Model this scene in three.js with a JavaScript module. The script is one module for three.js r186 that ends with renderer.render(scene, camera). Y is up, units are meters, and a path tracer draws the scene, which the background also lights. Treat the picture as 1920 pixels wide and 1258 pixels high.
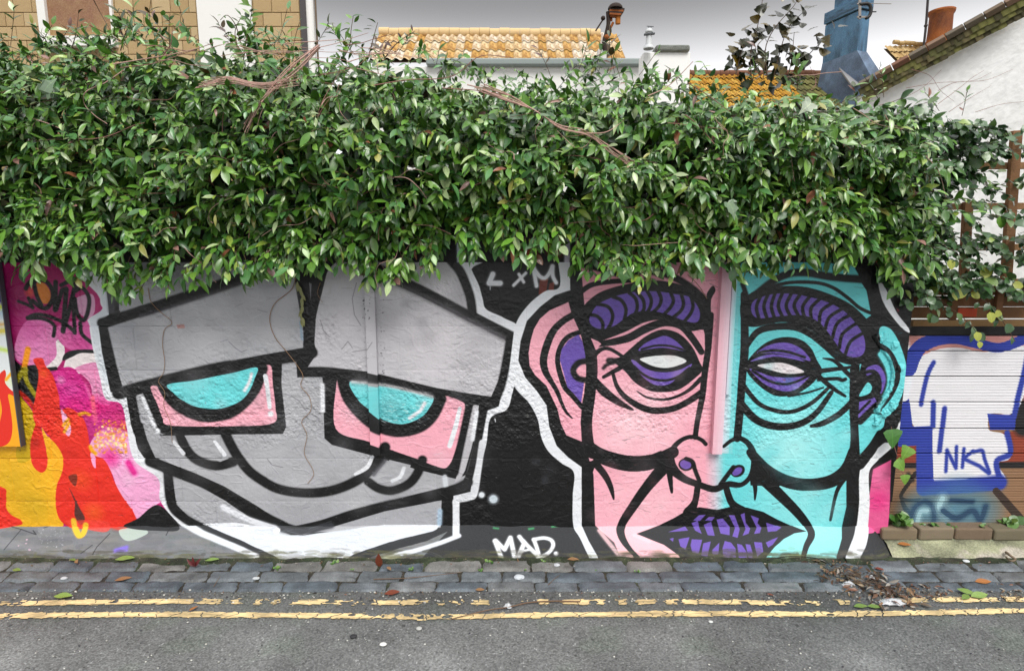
import * as THREE from 'three';
import { mergeGeometries, mergeVertices, toCreasedNormals } from 'three/addons/utils/BufferGeometryUtils.js';
import { RoundedBoxGeometry } from 'three/addons/geometries/RoundedBoxGeometry.js';

// ---------------------------------------------------------------- camera, sky, sun, exposure
const scene = new THREE.Scene();
const PITCH = 8.5 * Math.PI / 180, EYE = 1.6, BACK = 2.878, FOCAL = 1067, PW = 1920, PH = 1258;
const camera = new THREE.PerspectiveCamera(2 * Math.atan(PH / 2 / FOCAL) * 180 / Math.PI, PW / PH, 0.05, 400);
camera.position.set(0, EYE, BACK);
camera.rotation.set(-PITCH, 0, 0);
const renderer = new THREE.WebGLRenderer({ antialias: true });
renderer.toneMapping = THREE.LinearToneMapping;
renderer.toneMappingExposure = 1.9;
renderer.shadowMap.enabled = true;
renderer.setSize(1024, 670);

let seedState = 20240611;
const rnd = () => { seedState = (seedState + 0x6d2b79f5) | 0; let t = Math.imul(seedState ^ (seedState >>> 15), 1 | seedState); t = (t + Math.imul(t ^ (t >>> 7), 61 | t)) ^ t; return ((t ^ (t >>> 14)) >>> 0) / 4294967296; };
const rr = (a, b) => a + (b - a) * rnd();
const pick = (a) => a[Math.floor(rnd() * a.length) % a.length];
const clamp = THREE.MathUtils.clamp, lerp = THREE.MathUtils.lerp, sstep = (x, a, b) => THREE.MathUtils.smoothstep(x, a, b);
const hash2 = (x, y) => { let h = Math.imul(x | 0, 374761393) + Math.imul(y | 0, 668265263); h = Math.imul(h ^ (h >>> 13), 1274126177); return ((h ^ (h >>> 16)) >>> 0) / 4294967296; };
function vnoise(x, y, px = 1e9, py = 1e9) {
  const xi = Math.floor(x), yi = Math.floor(y), fx = x - xi, fy = y - yi, u = fx * fx * (3 - 2 * fx), v = fy * fy * (3 - 2 * fy);
  const m = (a, p) => ((a % p) + p) % p, h = (a, b) => hash2(m(a, px), m(b, py));
  return lerp(lerp(h(xi, yi), h(xi + 1, yi), u), lerp(h(xi, yi + 1), h(xi + 1, yi + 1), u), v);
}
function fbm(x, y, oct = 4, px = 1e9, py = 1e9) { let s = 0, a = 0.5; for (let i = 0; i < oct; i++) { s += a * vnoise(x, y, px, py); x *= 2; y *= 2; px *= 2; py *= 2; a *= 0.5; } return s; }

{ // overcast sky: bright haze low down, a grey cloud deck above it, brighter thin cloud towards the zenith
  const W = 1024, H = 512, data = new Float32Array(W * H * 4), E = renderer.toneMappingExposure;
  for (let j = 0; j < H; j++) {
    const el = ((j + 0.5) / H - 0.5) * 180;
    for (let i = 0; i < W; i++) {
      const cloud = fbm((i / W) * 12, (j / H) * 16, 4, 12, 1e9) - 0.47;
      let L = el < 0 ? 0.4 : 1.35;
      if (el >= 0) {
        L = lerp(1.35, 0.31, Math.pow(sstep(el, 13.2, 22.4), 0.8));
        L = lerp(L, 1.55, sstep(el, 24, 56));
        L *= 1 + cloud * 0.25 * sstep(el, 16, 40);
      }
      const k = (j * W + i) * 4, warm = el > 15 ? 1 : 1;
      data[k] = L / E * warm; data[k + 1] = L / E; data[k + 2] = L / E * 1.025; data[k + 3] = 1;
    }
  }
  const sky = new THREE.DataTexture(data, W, H, THREE.RGBAFormat, THREE.FloatType);
  sky.mapping = THREE.EquirectangularReflectionMapping; sky.magFilter = THREE.LinearFilter; sky.needsUpdate = true;
  scene.background = sky; scene.environment = sky;
}
const sun = new THREE.DirectionalLight(0xfffcf6, 1.5);
sun.position.set(1.6, 7.2, 4.6); sun.target.position.set(0, 0.8, 0);
sun.castShadow = true; sun.shadow.radius = 55; sun.shadow.mapSize.set(2048, 2048);
Object.assign(sun.shadow.camera, { left: -6, right: 6, top: 6, bottom: -6, near: 0.1, far: 40 });
scene.add(sun, sun.target);

// ---------------------------------------------------------------- helpers
const CP = Math.cos(PITCH), SP = Math.sin(PITCH);
function ray(px, py) { const a = (px - PW / 2) / FOCAL, b = -(py - PH / 2) / FOCAL; return new THREE.Vector3(a, b * CP - SP, -(CP + b * SP)); }
const EYEP = camera.position.clone();
function onZ(px, py, z = 0) { const d = ray(px, py); return EYEP.clone().addScaledVector(d, (z - BACK) / d.z); }     // point of the plane z
function onY(px, py, y = 0) { const d = ray(px, py); return EYEP.clone().addScaledVector(d, (y - EYE) / d.y); }        // point of the ground
const used = {};
const numbered = (n) => { const k = (used[n] = (used[n] ?? -1) + 1); return k ? `${n}_${String(k).padStart(3, '0')}` : n; };
function thing(name, label, category, pos = [0, 0, 0], group) {
  const o = new THREE.Group(); o.name = numbered(name); o.position.set(...pos); o.userData = { label, category };
  if (group) o.userData.group = group; scene.add(o); return o;
}
function part(name, geo, mat, parent, extra) {
  const m = new THREE.Mesh(geo, mat); m.name = name; m.castShadow = m.receiveShadow = true;
  if (parent === scene) m.name = numbered(name);
  if (extra) Object.assign(m.userData, extra);
  parent.add(m); return m;
}
function solo(name, geo, mat, label, category, group) { const m = part(name, geo, mat, scene); m.userData = { label, category }; if (group) m.userData.group = group; return m; }
function struct(name, geo, mat) { const m = part(name, geo, mat, scene); m.userData.kind = 'structure'; return m; }
const srgb = (h) => new THREE.Color(h);
function std(color, rough = 0.8, o = {}) { return new THREE.MeshStandardMaterial({ color: srgb(color), roughness: rough, ...o }); }
function tube(pts, r, seg = 5, per = 4, taper = 1) {
  const c = new THREE.CatmullRomCurve3(pts), n = Math.max(2, (pts.length - 1) * per), g = new THREE.TubeGeometry(c, n, r, seg, false);
  if (taper !== 1) { const p = g.attributes.position; for (let i = 0; i <= n; i++) { const k = lerp(1, taper, i / n), q = c.getPointAt(i / n); for (let j = 0; j <= seg; j++) { const m = i * (seg + 1) + j; p.setXYZ(m, lerp(q.x, p.getX(m), k), lerp(q.y, p.getY(m), k), lerp(q.z, p.getZ(m), k)); } } }
  return g;
}
function box(x0, x1, y0, y1, z0, z1, bevel = 0.003) { const g = new RoundedBoxGeometry(x1 - x0, y1 - y0, z1 - z0, 1, Math.min(bevel, (x1 - x0) / 3, (y1 - y0) / 3, (z1 - z0) / 3)); g.translate((x0 + x1) / 2, (y0 + y1) / 2, (z0 + z1) / 2); return g; }
function bar(a, b, w, d) { // rectangular bar between two points
  const L = a.distanceTo(b), g = new RoundedBoxGeometry(w, L, d, 1, Math.min(w, d) * 0.12), q = new THREE.Quaternion().setFromUnitVectors(new THREE.Vector3(0, 1, 0), b.clone().sub(a).normalize());
  g.applyQuaternion(q); g.translate((a.x + b.x) / 2, (a.y + b.y) / 2, (a.z + b.z) / 2); return g;
}
function setUV(g, f, name = 'uv') { const p = g.attributes.position, a = new Float32Array(p.count * 2); for (let i = 0; i < p.count; i++) { const [u, v] = f(p.getX(i), p.getY(i), p.getZ(i)); a[i * 2] = u; a[i * 2 + 1] = v; } g.setAttribute(name, new THREE.BufferAttribute(a, 2)); return g; }
function grid(nx, ny, f, uvf) { // f(i/nx, j/ny) -> [x,y,z]
  const pos = [], uv = [], idx = [];
  for (let j = 0; j <= ny; j++) for (let i = 0; i <= nx; i++) { const p = f(i / nx, j / ny); pos.push(...p); uv.push(...(uvf ? uvf(...p, i / nx, j / ny) : [i / nx, j / ny])); }
  for (let j = 0; j < ny; j++) for (let i = 0; i < nx; i++) { const a = j * (nx + 1) + i, b = a + 1, c = a + nx + 1, d = c + 1; idx.push(a, b, d, a, d, c); }
  const g = new THREE.BufferGeometry(); g.setAttribute('position', new THREE.Float32BufferAttribute(pos, 3)); g.setAttribute('uv', new THREE.Float32BufferAttribute(uv, 2)); g.setIndex(idx); g.computeVertexNormals(); return g;
}
function canvas(w, h) { const c = document.createElement('canvas'); c.width = w; c.height = h; return [c, c.getContext('2d')]; }
function ctex(c, color = true, repeat = true) { const t = new THREE.CanvasTexture(c); if (color) t.colorSpace = THREE.SRGBColorSpace; t.wrapS = t.wrapT = repeat ? THREE.RepeatWrapping : THREE.ClampToEdgeWrapping; return t; }
function dtex(n, f) { // square tileable grey texture
  const d = new Uint8Array(n * n * 4); for (let j = 0; j < n; j++) for (let i = 0; i < n; i++) { const v = clamp(f(i / n, j / n), 0, 1) * 255, k = (j * n + i) * 4; d[k] = d[k + 1] = d[k + 2] = v; d[k + 3] = 255; }
  const t = new THREE.DataTexture(d, n, n, THREE.RGBAFormat); t.wrapS = t.wrapT = THREE.RepeatWrapping; t.magFilter = THREE.LinearFilter; t.needsUpdate = true; return t;
}
function dtexRGB(n, f) { const d = new Uint8Array(n * n * 4); for (let j = 0; j < n; j++) for (let i = 0; i < n; i++) { const c = f(i / n, j / n), k = (j * n + i) * 4; d[k] = clamp(c[0], 0, 1) * 255; d[k + 1] = clamp(c[1], 0, 1) * 255; d[k + 2] = clamp(c[2], 0, 1) * 255; d[k + 3] = 255; }
  const t = new THREE.DataTexture(d, n, n, THREE.RGBAFormat); t.colorSpace = THREE.SRGBColorSpace; t.wrapS = t.wrapT = THREE.RepeatWrapping; t.magFilter = THREE.LinearFilter; t.needsUpdate = true; return t; }
const rep = (t, x, y, channel = 0) => { const c = t.clone(); c.repeat.set(x, y); c.channel = channel; c.needsUpdate = true; return c; };
// small shared relief textures, each tile given in metres where it is used
const reliefWall = dtex(1024, (u, v) => {       // painted render over blocks: trowel ripples, lumps, pits
  const where = sstep(fbm(u * 5 + 11, v * 5 + 3, 3, 5, 5), 0.34, 0.6), wx = fbm(u * 8 + 3, v * 8, 2, 8, 8) * 0.06, wy = fbm(u * 8, v * 8 + 5, 2, 8, 8) * 0.06;
  const lump = fbm((u + wx) * 28, (v + wy) * 32, 4, 28, 32), fine = fbm(u * 84 + 3, v * 92, 3, 84, 92), rip = fbm((u + wx) * 12 + 7, (v + wy) * 44, 3, 12, 44);
  const ridge = 1 - Math.abs(fbm((u + wy) * 9 + 1, (v + wx) * 12 + 5, 3, 9, 12) - 0.44) * 22, pit = vnoise(u * 150, v * 150, 150, 150);
  return 0.42 + (lump - 0.45) * lerp(0.3, 0.95, where) + (fine - 0.43) * lerp(0.2, 0.95, where) + (rip - 0.43) * 0.08 + Math.max(0, ridge) * 0.13 - (pit > 0.94 ? (pit - 0.94) * 4 : 0);
});
const reliefGrain = dtex(512, (u, v) => fbm(u * 64, v * 64, 4, 64, 64) * 0.9 + vnoise(u * 220, v * 220, 220, 220) * 0.25 - 0.05);
const reliefWood = dtex(512, (u, v) => fbm(u * 3, v * 90, 4, 3, 90));
// ---------------------------------------------------------------- the paint on the wall (flat print, drawn in the wall's own metres)
const WALL = { x0: -3.1, x1: 2.3, y0: 0, y1: 1.66 };
const [wallCanvas, wallCtx] = canvas(2048, 630), [plinthCanvas, plinthCtx] = canvas(2048, 80);
const PL = { y: 0.132, z: 0.112 };                                  // the sloping plinth along the foot of the wall
const PLN = new THREE.Vector3(0, PL.z, PL.y).normalize(), PLEN = Math.hypot(PL.y, PL.z);
const mapWall = (px, py) => { const p = onZ(px, py, 0); return [(p.x - WALL.x0) / (WALL.x1 - WALL.x0) * 2048, (WALL.y1 - p.y) / (WALL.y1 - WALL.y0) * 630]; };
const mapPlinth = (px, py) => { const d = ray(px, py), t = (PLN.y * (PL.y - EYE) - PLN.z * BACK) / (PLN.y * d.y + PLN.z * d.z), p = EYEP.clone().addScaledVector(d, t); return [(p.x - WALL.x0) / (WALL.x1 - WALL.x0) * 2048, (PL.y - p.y) / PL.y * 80]; };
function spline(p, closed) {
  const n = p.length / 2, out = [], P = (i) => closed ? (i + n) % n : clamp(i, 0, n - 1);
  for (let i = 0; i < (closed ? n : n - 1); i++) {
    const a = P(i - 1), b = P(i), c = P(i + 1), d = P(i + 2);
    for (let k = 0; k < 7; k++) { const t = k / 7, t2 = t * t, t3 = t2 * t, f = (o) => 0.5 * (2 * p[b * 2 + o] + (p[c * 2 + o] - p[a * 2 + o]) * t + (2 * p[a * 2 + o] - 5 * p[b * 2 + o] + 4 * p[c * 2 + o] - p[d * 2 + o]) * t2 + (3 * p[b * 2 + o] - p[a * 2 + o] - 3 * p[c * 2 + o] + p[d * 2 + o]) * t3); out.push(f(0), f(1)); }
  }
  if (!closed) out.push(p[n * 2 - 2], p[n * 2 - 1]);
  return out;
}
function painter(ctx, map, tint = (c) => c) {
  const rs = ((s) => () => { s = (s * 1664525 + 1013904223) >>> 0; return s / 4294967296; })(77);
  const size = (x, y) => { const a = map(x, y), b = map(x + 1, y); return Math.hypot(a[0] - b[0], a[1] - b[1]); };
  const path = (p, close) => { ctx.beginPath(); for (let i = 0; i < p.length; i += 2) { const [x, y] = map(p[i], p[i + 1]); i ? ctx.lineTo(x, y) : ctx.moveTo(x, y); } if (close) ctx.closePath(); };
  ctx.lineCap = ctx.lineJoin = 'round';
  const T = {
    F(c, p, a = 1) { ctx.globalAlpha = a; ctx.fillStyle = tint(c); path(p, true); ctx.fill(); ctx.globalAlpha = 1; },
    FC(c, p, a = 1) { T.F(c, spline(p, true), a); },
    FS(c, p, soft = 6, a = 1) { ctx.strokeStyle = tint(c); const q = spline(p, true); T.F(c, q, a); for (let k = 3; k > 0; k--) { ctx.globalAlpha = 0.22 * a; ctx.lineWidth = soft * k * 0.7 * size(p[0], p[1]); path(q, true); ctx.stroke(); } ctx.globalAlpha = 1; },   // sprayed edge
    L(c, w, p, soft = 2.4, straight = false, a = 1) {
      const q = straight ? p : spline(p), s = size(p[0], p[1]); ctx.strokeStyle = tint(c);
      for (const [e, al] of [[soft * 2.2, 0.2], [soft, 0.4], [0, 1]]) { ctx.globalAlpha = al * a; ctx.lineWidth = (w + e) * s; path(q); ctx.stroke(); }
      ctx.globalAlpha = 1;
    },
    LS(c, w, p, soft = 2.2, a = 1) { T.L(c, w, p, soft, true, a); },
    B(c, p, w) { // brush: widths along the path
      const q = spline(p), n = q.length / 2, s = size(p[0], p[1]); ctx.strokeStyle = tint(c);
      for (let i = 0; i < n - 1; i++) { const t = i / (n - 1) * (w.length - 1), k = Math.floor(t), ww = lerp(w[k], w[Math.min(k + 1, w.length - 1)], t - k); ctx.lineWidth = Math.max(0.6, ww * s); ctx.beginPath(); ctx.moveTo(...map(q[i * 2], q[i * 2 + 1])); ctx.lineTo(...map(q[i * 2 + 2], q[i * 2 + 3])); ctx.stroke(); }
    },
    D(c, x, y, r, soft = 1.5) { const s = size(x, y), [a, b] = map(x, y); ctx.fillStyle = tint(c); for (const [e, al] of [[soft * 1.6, 0.25], [soft * 0.7, 0.45], [0, 1]]) { ctx.globalAlpha = al; ctx.beginPath(); ctx.arc(a, b, (r + e) * s, 0, 7); ctx.fill(); } ctx.globalAlpha = 1; },
    fog(c, x, y, r, a = 0.5) { const s = size(x, y), [u, v] = map(x, y), g = ctx.createRadialGradient(u, v, 0, u, v, r * s); const k = new THREE.Color(tint(c)).getStyle().match(/\d+/g); g.addColorStop(0, `rgba(${k},${a})`); g.addColorStop(0.55, `rgba(${k},${a * 0.55})`); g.addColorStop(1, `rgba(${k},0)`); ctx.fillStyle = g; ctx.beginPath(); ctx.arc(u, v, r * s, 0, 7); ctx.fill(); },
    E(c, x, y, rx, ry, rot = 0) { const p = []; for (let k = 0; k < 20; k++) { const t = k / 20 * 6.2832, a = Math.cos(t) * rx, b = Math.sin(t) * ry; p.push(x + a * Math.cos(rot) - b * Math.sin(rot), y + a * Math.sin(rot) + b * Math.cos(rot)); } T.F(c, p); },
    specks(c, x0, y0, x1, y1, n, r0, r1, a = 1) { for (let k = 0; k < n; k++) { ctx.globalAlpha = a * (0.4 + 0.6 * rs()); ctx.fillStyle = tint(c); const [u, v] = map(lerp(x0, x1, rs()), lerp(y0, y1, rs())); ctx.beginPath(); ctx.ellipse(u, v, lerp(r0, r1, rs()), lerp(r0, r1, rs()) * 0.7, rs() * 3, 0, 7); ctx.fill(); } ctx.globalAlpha = 1; },
    scratches(c, x0, y0, x1, y1, n, len, a) { for (let k = 0; k < n; k++) { const x = lerp(x0, x1, rs()), y = lerp(y0, y1, rs()), l = len * (0.3 + rs()), t = (rs() - 0.5) * 0.9; ctx.globalAlpha = a * (0.3 + 0.7 * rs()); ctx.strokeStyle = tint(c); ctx.lineWidth = 0.6 + rs() * 0.8; ctx.beginPath(); ctx.moveTo(...map(x, y)); ctx.lineTo(...map(x + l * Math.cos(t), y + l * Math.sin(t))); ctx.stroke(); } ctx.globalAlpha = 1; },
  };
  return T;
}
const K = '#0e0e10', GR = '#a8a9ae', GL = '#bfbdc2', WH = '#e4e7ec', PK = '#f0a9b9', CY = '#6ad4d8', PU = '#6a52ac', LB = '#cdd9e2';
function mural(T, plinth) {
  const { F, FC, FS, L, LS, B, D, E, fog, specks, scratches } = T;
  // ---- flames and bubbles at the left
  F('#b4186b', [-120, 470, 250, 470, 330, 995, -120, 995]);
  fog('#820a4e', 40, 560, 90, 0.8); fog('#820a4e', 20, 640, 60, 0.6);
  FC('#dd7db4', [28, 640, 45, 605, 75, 596, 100, 606, 112, 640, 112, 668, 100, 690, 60, 690, 28, 672]);
  fog('#c23f8c', 55, 612, 40, 0.6);
  FC('#efe6e6', [104, 640, 116, 640, 120, 665, 105, 690, 82, 692, 104, 668]);
  FC('#d85fa2', [105, 612, 150, 600, 182, 600, 180, 650, 160, 660, 128, 655, 108, 636]); fog('#cf2f8b', 150, 640, 30, 0.5);
  FC('#dca2c4', [140, 560, 172, 552, 176, 585, 160, 597, 143, 580]);
  FC('#efe4e4', [118, 688, 128, 664, 150, 656, 180, 662, 190, 700, 160, 700, 120, 700]);
  FC(K, [116, 676, 122, 662, 142, 656, 176, 656, 176, 662, 150, 662, 132, 670]);
  LS(K, 6, [86, 693, 103, 691], 1);
  FC(K, [22, 676, 40, 686, 74, 690, 76, 752, 62, 764, 48, 748, 30, 738]);
  FC('#ce1a83', [96, 705, 112, 691, 132, 689, 146, 700, 160, 724, 166, 745, 172, 765, 160, 778, 130, 775, 110, 760, 104, 735]);
  FC('#e58fba', [140, 690, 180, 680, 192, 710, 204, 745, 203, 760, 176, 752, 168, 720, 152, 702]);
  fog('#e9a3c9', 113, 713, 12, 0.8); fog('#de74b3', 133, 730, 22, 0.35); fog('#e0107a', 185, 768, 34, 0.9); fog('#e0107a', 140, 760, 24, 0.6); fog('#d92b7f', 215, 770, 30, 0.6);
  LS('#f4607a', 7, [172, 745, 178, 790], 3, 0.8); LS('#f06fae', 5, [160, 722, 168, 745], 3, 0.5);
  FC('#eea6cf', [166, 840, 200, 800, 250, 820, 256, 850, 290, 880, 306, 930, 290, 948, 255, 972, 225, 935, 205, 880]);
  fog('#e0107a', 205, 858, 26, 0.8); LS('#dd1a86', 9, [240, 868, 250, 886], 5, 0.8); fog('#cf3f97', 190, 800, 40, 0.6); fog('#e43d6d', 222, 800, 30, 0.5);
  specks('#f29a2c', 176, 788, 236, 850, 130, 1.4, 3.8, 0.9); specks('#ffe79a', 180, 800, 236, 838, 60, 1.6, 3.8, 0.95); specks('#a8116b', 110, 715, 165, 760, 60, 0.6, 1.4, 0.6);
  // yellow ground
  F('#f0b21c', [-120, 836, 60, 836, 118, 850, 118, 985, 90, 1015, -120, 1015]);
  fog('#a99a1a', 20, 900, 70, 0.35); fog('#a99a1a', 70, 952, 40, 0.4); fog('#c49a12', 40, 955, 50, 0.4);
  FC('#c8a410', [34, 745, 46, 753, 60, 772, 66, 792, 65, 812, 58, 832, 54, 862, 30, 862, 34, 800]); specks('#3a3208', 36, 770, 58, 850, 26, 0.5, 1.5, 0.8);
  LS('#f2960f', 9, [51, 655, 43, 694], 2); L('#94890f', 8, [42, 694, 34, 708, 29, 716], 3); L('#94890f', 8, [46, 692, 48, 712, 58, 730, 66, 742], 2);
  // flames
  const RED = '#e22c1c';
  FC(RED, [61, 674, 78, 672, 84, 686, 97, 702, 104, 722, 110, 745, 112, 768, 126, 764, 142, 772, 156, 787, 163, 808, 167, 836, 172, 852, 194, 862, 206, 882, 215, 906, 228, 930, 252, 966, 246, 985, 150, 992, 122, 984, 108, 968, 103, 940, 106, 908, 116, 880, 112, 856, 100, 832, 86, 812, 75, 800, 68, 800, 60, 775, 66, 740, 71, 706, 68, 690]);
  fog('#f2701c', 80, 700, 12, 0.5); fog('#f04a1c', 120, 800, 30, 0.5); fog('#f2641c', 150, 900, 28, 0.45); fog('#b81e10', 130, 850, 24, 0.35); fog('#f58a1e', 175, 960, 26, 0.4); FC('#f2ad1c', [77, 802, 88, 818, 104, 834, 116, 856, 116, 882, 104, 908, 98, 890, 92, 860, 84, 836]); L('#e22c1c', 5, [200, 985, 226, 992, 246, 984], 4, false, 0.5);
  L(RED, 7, [62, 764, 50, 748, 36, 736], 3, false, 0.75);
  FC(RED, [70, 790, 62, 806, 56, 832, 57, 862, 64, 878, 76, 886, 85, 880, 88, 862, 84, 838, 78, 812]); fog('#7d1408', 64, 830, 16, 0.4);
  FC('#f0a9cf', [113, 768, 121, 776, 128, 790, 132, 806, 128, 818, 121, 812, 116, 792]); LS('#f2a51c', 4, [127, 786, 117, 798]); LS('#f2a51c', 4, [128, 794, 119, 810]);
  LS('#f4a81a', 5, [147, 777, 158, 774, 166, 777]); L('#f4a81a', 6, [168, 838, 172, 846, 177, 850]); FC('#f3a5d0', [168, 850, 177, 856, 178, 878, 172, 870]);
  FC('#5c2413', [127, 894, 143, 890, 140, 912], 0.75); FC('#3c2b28', [128, 914, 138, 932, 148, 952, 158, 972, 150, 984, 139, 966, 139, 942], 0.85);
  FC(RED, [-60, 905, 3, 914, 10, 930, 10, 952, 20, 966, 38, 976, 30, 986, -60, 990]); FC('#e9443a', [120, 978, 160, 975, 200, 978, 205, 992, 190, 998, 150, 990], 0.7);
  L('#e8b82e', 9, [137, 976, 140, 992, 147, 1004, 154, 1002, 160, 984], 2); FC('#b9cbbf', [222, 994, 262, 990, 276, 1000, 238, 1014], 0.8); LS('#7d6bd0', 6, [216, 1032, 236, 1026], 4, 0.9); LS('#7d6bd0', 4, [214, 1034, 236, 1032], 3, 0.8);
  specks('#dfe3e8', 70, 990, 120, 1030, 50, 0.5, 1.6, 0.6); specks('#f3c3dc', 30, 1010, 60, 1035, 5, 1, 2.4, 0.9);
  // tag
  FC('#d4842a', [66, 534, 80, 530, 92, 545, 93, 562, 84, 570, 72, 562], 0.9); fog('#e3622a', 55, 548, 14, 0.7);
  L(K, 6.7, [47, 541, 54, 530, 68, 525, 84, 527, 95, 540, 98, 556, 93, 570, 84, 578, 72, 574, 60, 564], 1.4); L(K, 6.7, [62, 528, 67, 552, 76, 572], 1.4);
  LS(K, 4.2, [33, 565, 47, 570, 60, 577], 1.4); LS(K, 5.0, [52, 559, 60, 577], 1.4);
  LS(K, 7.6, [103, 529, 102, 581], 1.4); LS(K, 6.7, [104, 580, 115, 544, 123, 541], 1.4); LS(K, 7.6, [123, 543, 117, 621], 1.4); LS(K, 6.7, [117, 620, 129, 580, 140, 533], 1.4); LS(K, 5.9, [136, 566, 139, 624], 1.4); LS(K, 5.9, [113, 535, 126, 528], 1.4);
  L(K, 6.3, [141, 545, 150, 539, 160, 547, 166, 562, 163, 586, 156, 600, 148, 596, 142, 582, 139, 560], 1.4);
  L(K, 5.5, [50, 596, 64, 590, 82, 591, 101, 597, 120, 606, 139, 623], 1.4); L(K, 5.5, [51, 597, 76, 597, 94, 604, 101, 614, 99, 630], 1.4); L(K, 5.9, [149, 606, 153, 627, 172, 643], 1.4);
  // ---- black ground between and behind the two heads
  FC(K, [232, 988, 258, 972, 296, 947, 336, 990, 300, 996]);
  F(K, [820, 440, 1800, 440, 1800, 1100, 740, 1100, 850, 985]);
  F('#6b2a1c', [1012, 524, 1028, 522, 1024, 552, 1010, 552]); F('#6b2a1c', [1030, 532, 1040, 528, 1038, 546, 1028, 548]);
  scratches('#55545c', 880, 740, 1080, 985, 80, 26, 0.5); specks('#8a9096', 880, 700, 1080, 985, 60, 0.4, 1, 0.5); fog('#70757e', 1022, 900, 12, 0.35); fog('#70757e', 1005, 865, 14, 0.25); fog('#6d727b', 1030, 880, 20, 0.2);
  // ---- grey head: white outline, black outline, silver fill
  FC(WH, [190, 470, 186, 560, 190, 580, 164, 598, 166, 610, 172, 650, 186, 708, 197, 748, 226, 758, 236, 800, 250, 862, 296, 898, 300, 940, 338, 985, 380, 1012, 430, 1036, 470, 1056, 760, 1056, 800, 1030, 860, 1012, 862, 990, 862, 936, 892, 934, 900, 880, 912, 832, 920, 784, 950, 768, 960, 740, 968, 700, 975, 620, 945, 596, 912, 580, 905, 560, 898, 535, 884, 505, 872, 470]);
  FC(LB, [190, 470, 189, 560, 192, 578, 168, 597, 168, 604, 176, 650, 192, 708, 200, 722, 206, 700, 188, 610, 214, 588, 206, 470], 0.55);
  F(K, [205, 470, 203, 590, 183, 604, 190, 660, 206, 735, 236, 742, 244, 795, 258, 842, 276, 868, 306, 886, 312, 942, 346, 974, 420, 1012, 505, 1056, 660, 1056, 740, 1030, 800, 1014, 848, 992, 848, 930, 882, 922, 888, 880, 902, 830, 908, 772, 935, 762, 946, 715, 955, 640, 960, 622, 890, 585, 886, 555, 872, 520, 852, 490, 846, 470]);
  F(GR, [225, 470, 210, 530, 212, 585, 840, 440, 870, 560, 878, 585, 700, 505, 590, 470]);
  F(GL, [690, 440, 838, 440, 838, 492, 852, 510, 864, 530, 873, 550, 878, 585, 800, 545, 700, 500]); F(GR, [224, 470, 560, 470, 552, 495, 400, 530, 262, 573, 224, 590]);
  F('#1b1b1e', [190, 470, 222, 470, 222, 592, 205, 600]); LS('#45454b', 10, [206, 545, 208, 582], 4, 0.8);
  F(GR, [199, 614, 262, 593, 330, 571, 400, 548, 480, 523, 552, 500, 560, 545, 566, 590, 570, 640, 570, 652, 500, 664, 440, 676, 380, 690, 300, 709, 229, 727, 215, 680]);
  F(GL, [620, 480, 690, 500, 740, 532, 800, 561, 880, 602, 951, 638, 944, 680, 934, 715, 921, 744, 880, 738, 820, 728, 740, 709, 690, 697, 612, 689, 575, 690, 590, 668, 589, 640, 592, 590, 604, 545]);
  // face below the brows
  F(GR, [252, 740, 310, 723, 400, 702, 530, 680, 556, 678, 560, 706, 612, 707, 690, 718, 820, 748, 908, 766, 898, 800, 890, 840, 878, 880, 866, 906, 830, 914, 720, 942, 660, 956, 600, 976, 545, 988, 520, 974, 480, 948, 420, 912, 365, 887, 310, 866, 290, 858, 275, 825]);
  F(GR, [322, 892, 375, 912, 420, 938, 470, 972, 530, 995, 570, 1003, 610, 992, 660, 977, 720, 959, 828, 938, 826, 990, 540, 1000, 430, 990, 362, 978, 330, 946]);
  fog(GL, 460, 900, 60, 0.4); fog(GL, 330, 620, 90, 0.3); fog('#8d8b90', 450, 560, 90, 0.3); fog('#8d8b90', 300, 820, 50, 0.3); fog('#8b898f', 640, 780, 60, 0.35); fog('#918f94', 560, 960, 60, 0.35); fog('#d2cdd2', 830, 640, 120, 0.35); fog('#908d94', 790, 605, 18, 0.5); fog('#9a979d', 760, 570, 12, 0.5); fog('#9a979d', 800, 632, 26, 0.4);
  L(K, 17, [190, 606, 262, 584, 330, 562, 400, 538, 480, 512, 570, 486]); L('#3b383d', 6, [262, 592, 330, 571, 400, 548, 470, 524], 3, false, 0.7);
  L(K, 15, [845, 488, 862, 508, 874, 535, 882, 560, 886, 590]); L(K, 17, [690, 494, 740, 521, 800, 550, 880, 592, 962, 632]); L('#4a474c', 7, [740, 530, 800, 558, 880, 600, 950, 636], 5, false, 0.7);
  LS(K, 15, [191, 608, 206, 672, 221, 738]); F('#c0442c', [330, 609, 344, 608, 346, 615, 332, 616], 0.4);
  L(K, 20, [220, 738, 305, 715, 400, 692, 460, 683, 520, 673, 584, 661]);
  FC(K, [535, 470, 640, 470, 614, 508, 604, 545, 594, 585, 587, 625, 589, 645, 592, 658, 588, 670, 572, 674, 568, 655, 568, 620, 562, 585, 556, 550, 550, 512]); F('#77757b', [579, 530, 584, 532, 582, 566]); F('#86a0b4', [560, 602, 565, 604, 569, 640, 563, 636], 0.7);
  F(K, [554, 668, 576, 664, 573, 690, 574, 706, 557, 708]);
  L(K, 17, [566, 698, 612, 698, 690, 708, 740, 719, 820, 738, 880, 749, 918, 755]); L(K, 14, [957, 634, 949, 680, 939, 725, 924, 758]);
  F(K, [612, 470, 700, 470, 690, 494, 640, 480]);
  // left eye
  F(K, [252, 738, 310, 722, 400, 700, 528, 676, 527, 720, 536, 800, 530, 813, 300, 817, 290, 795, 274, 760, 268, 745, 252, 745]);
  F(GR, [253, 742, 267, 737, 280, 762, 296, 800, 310, 814, 302, 816, 284, 800, 262, 792]);
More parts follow.
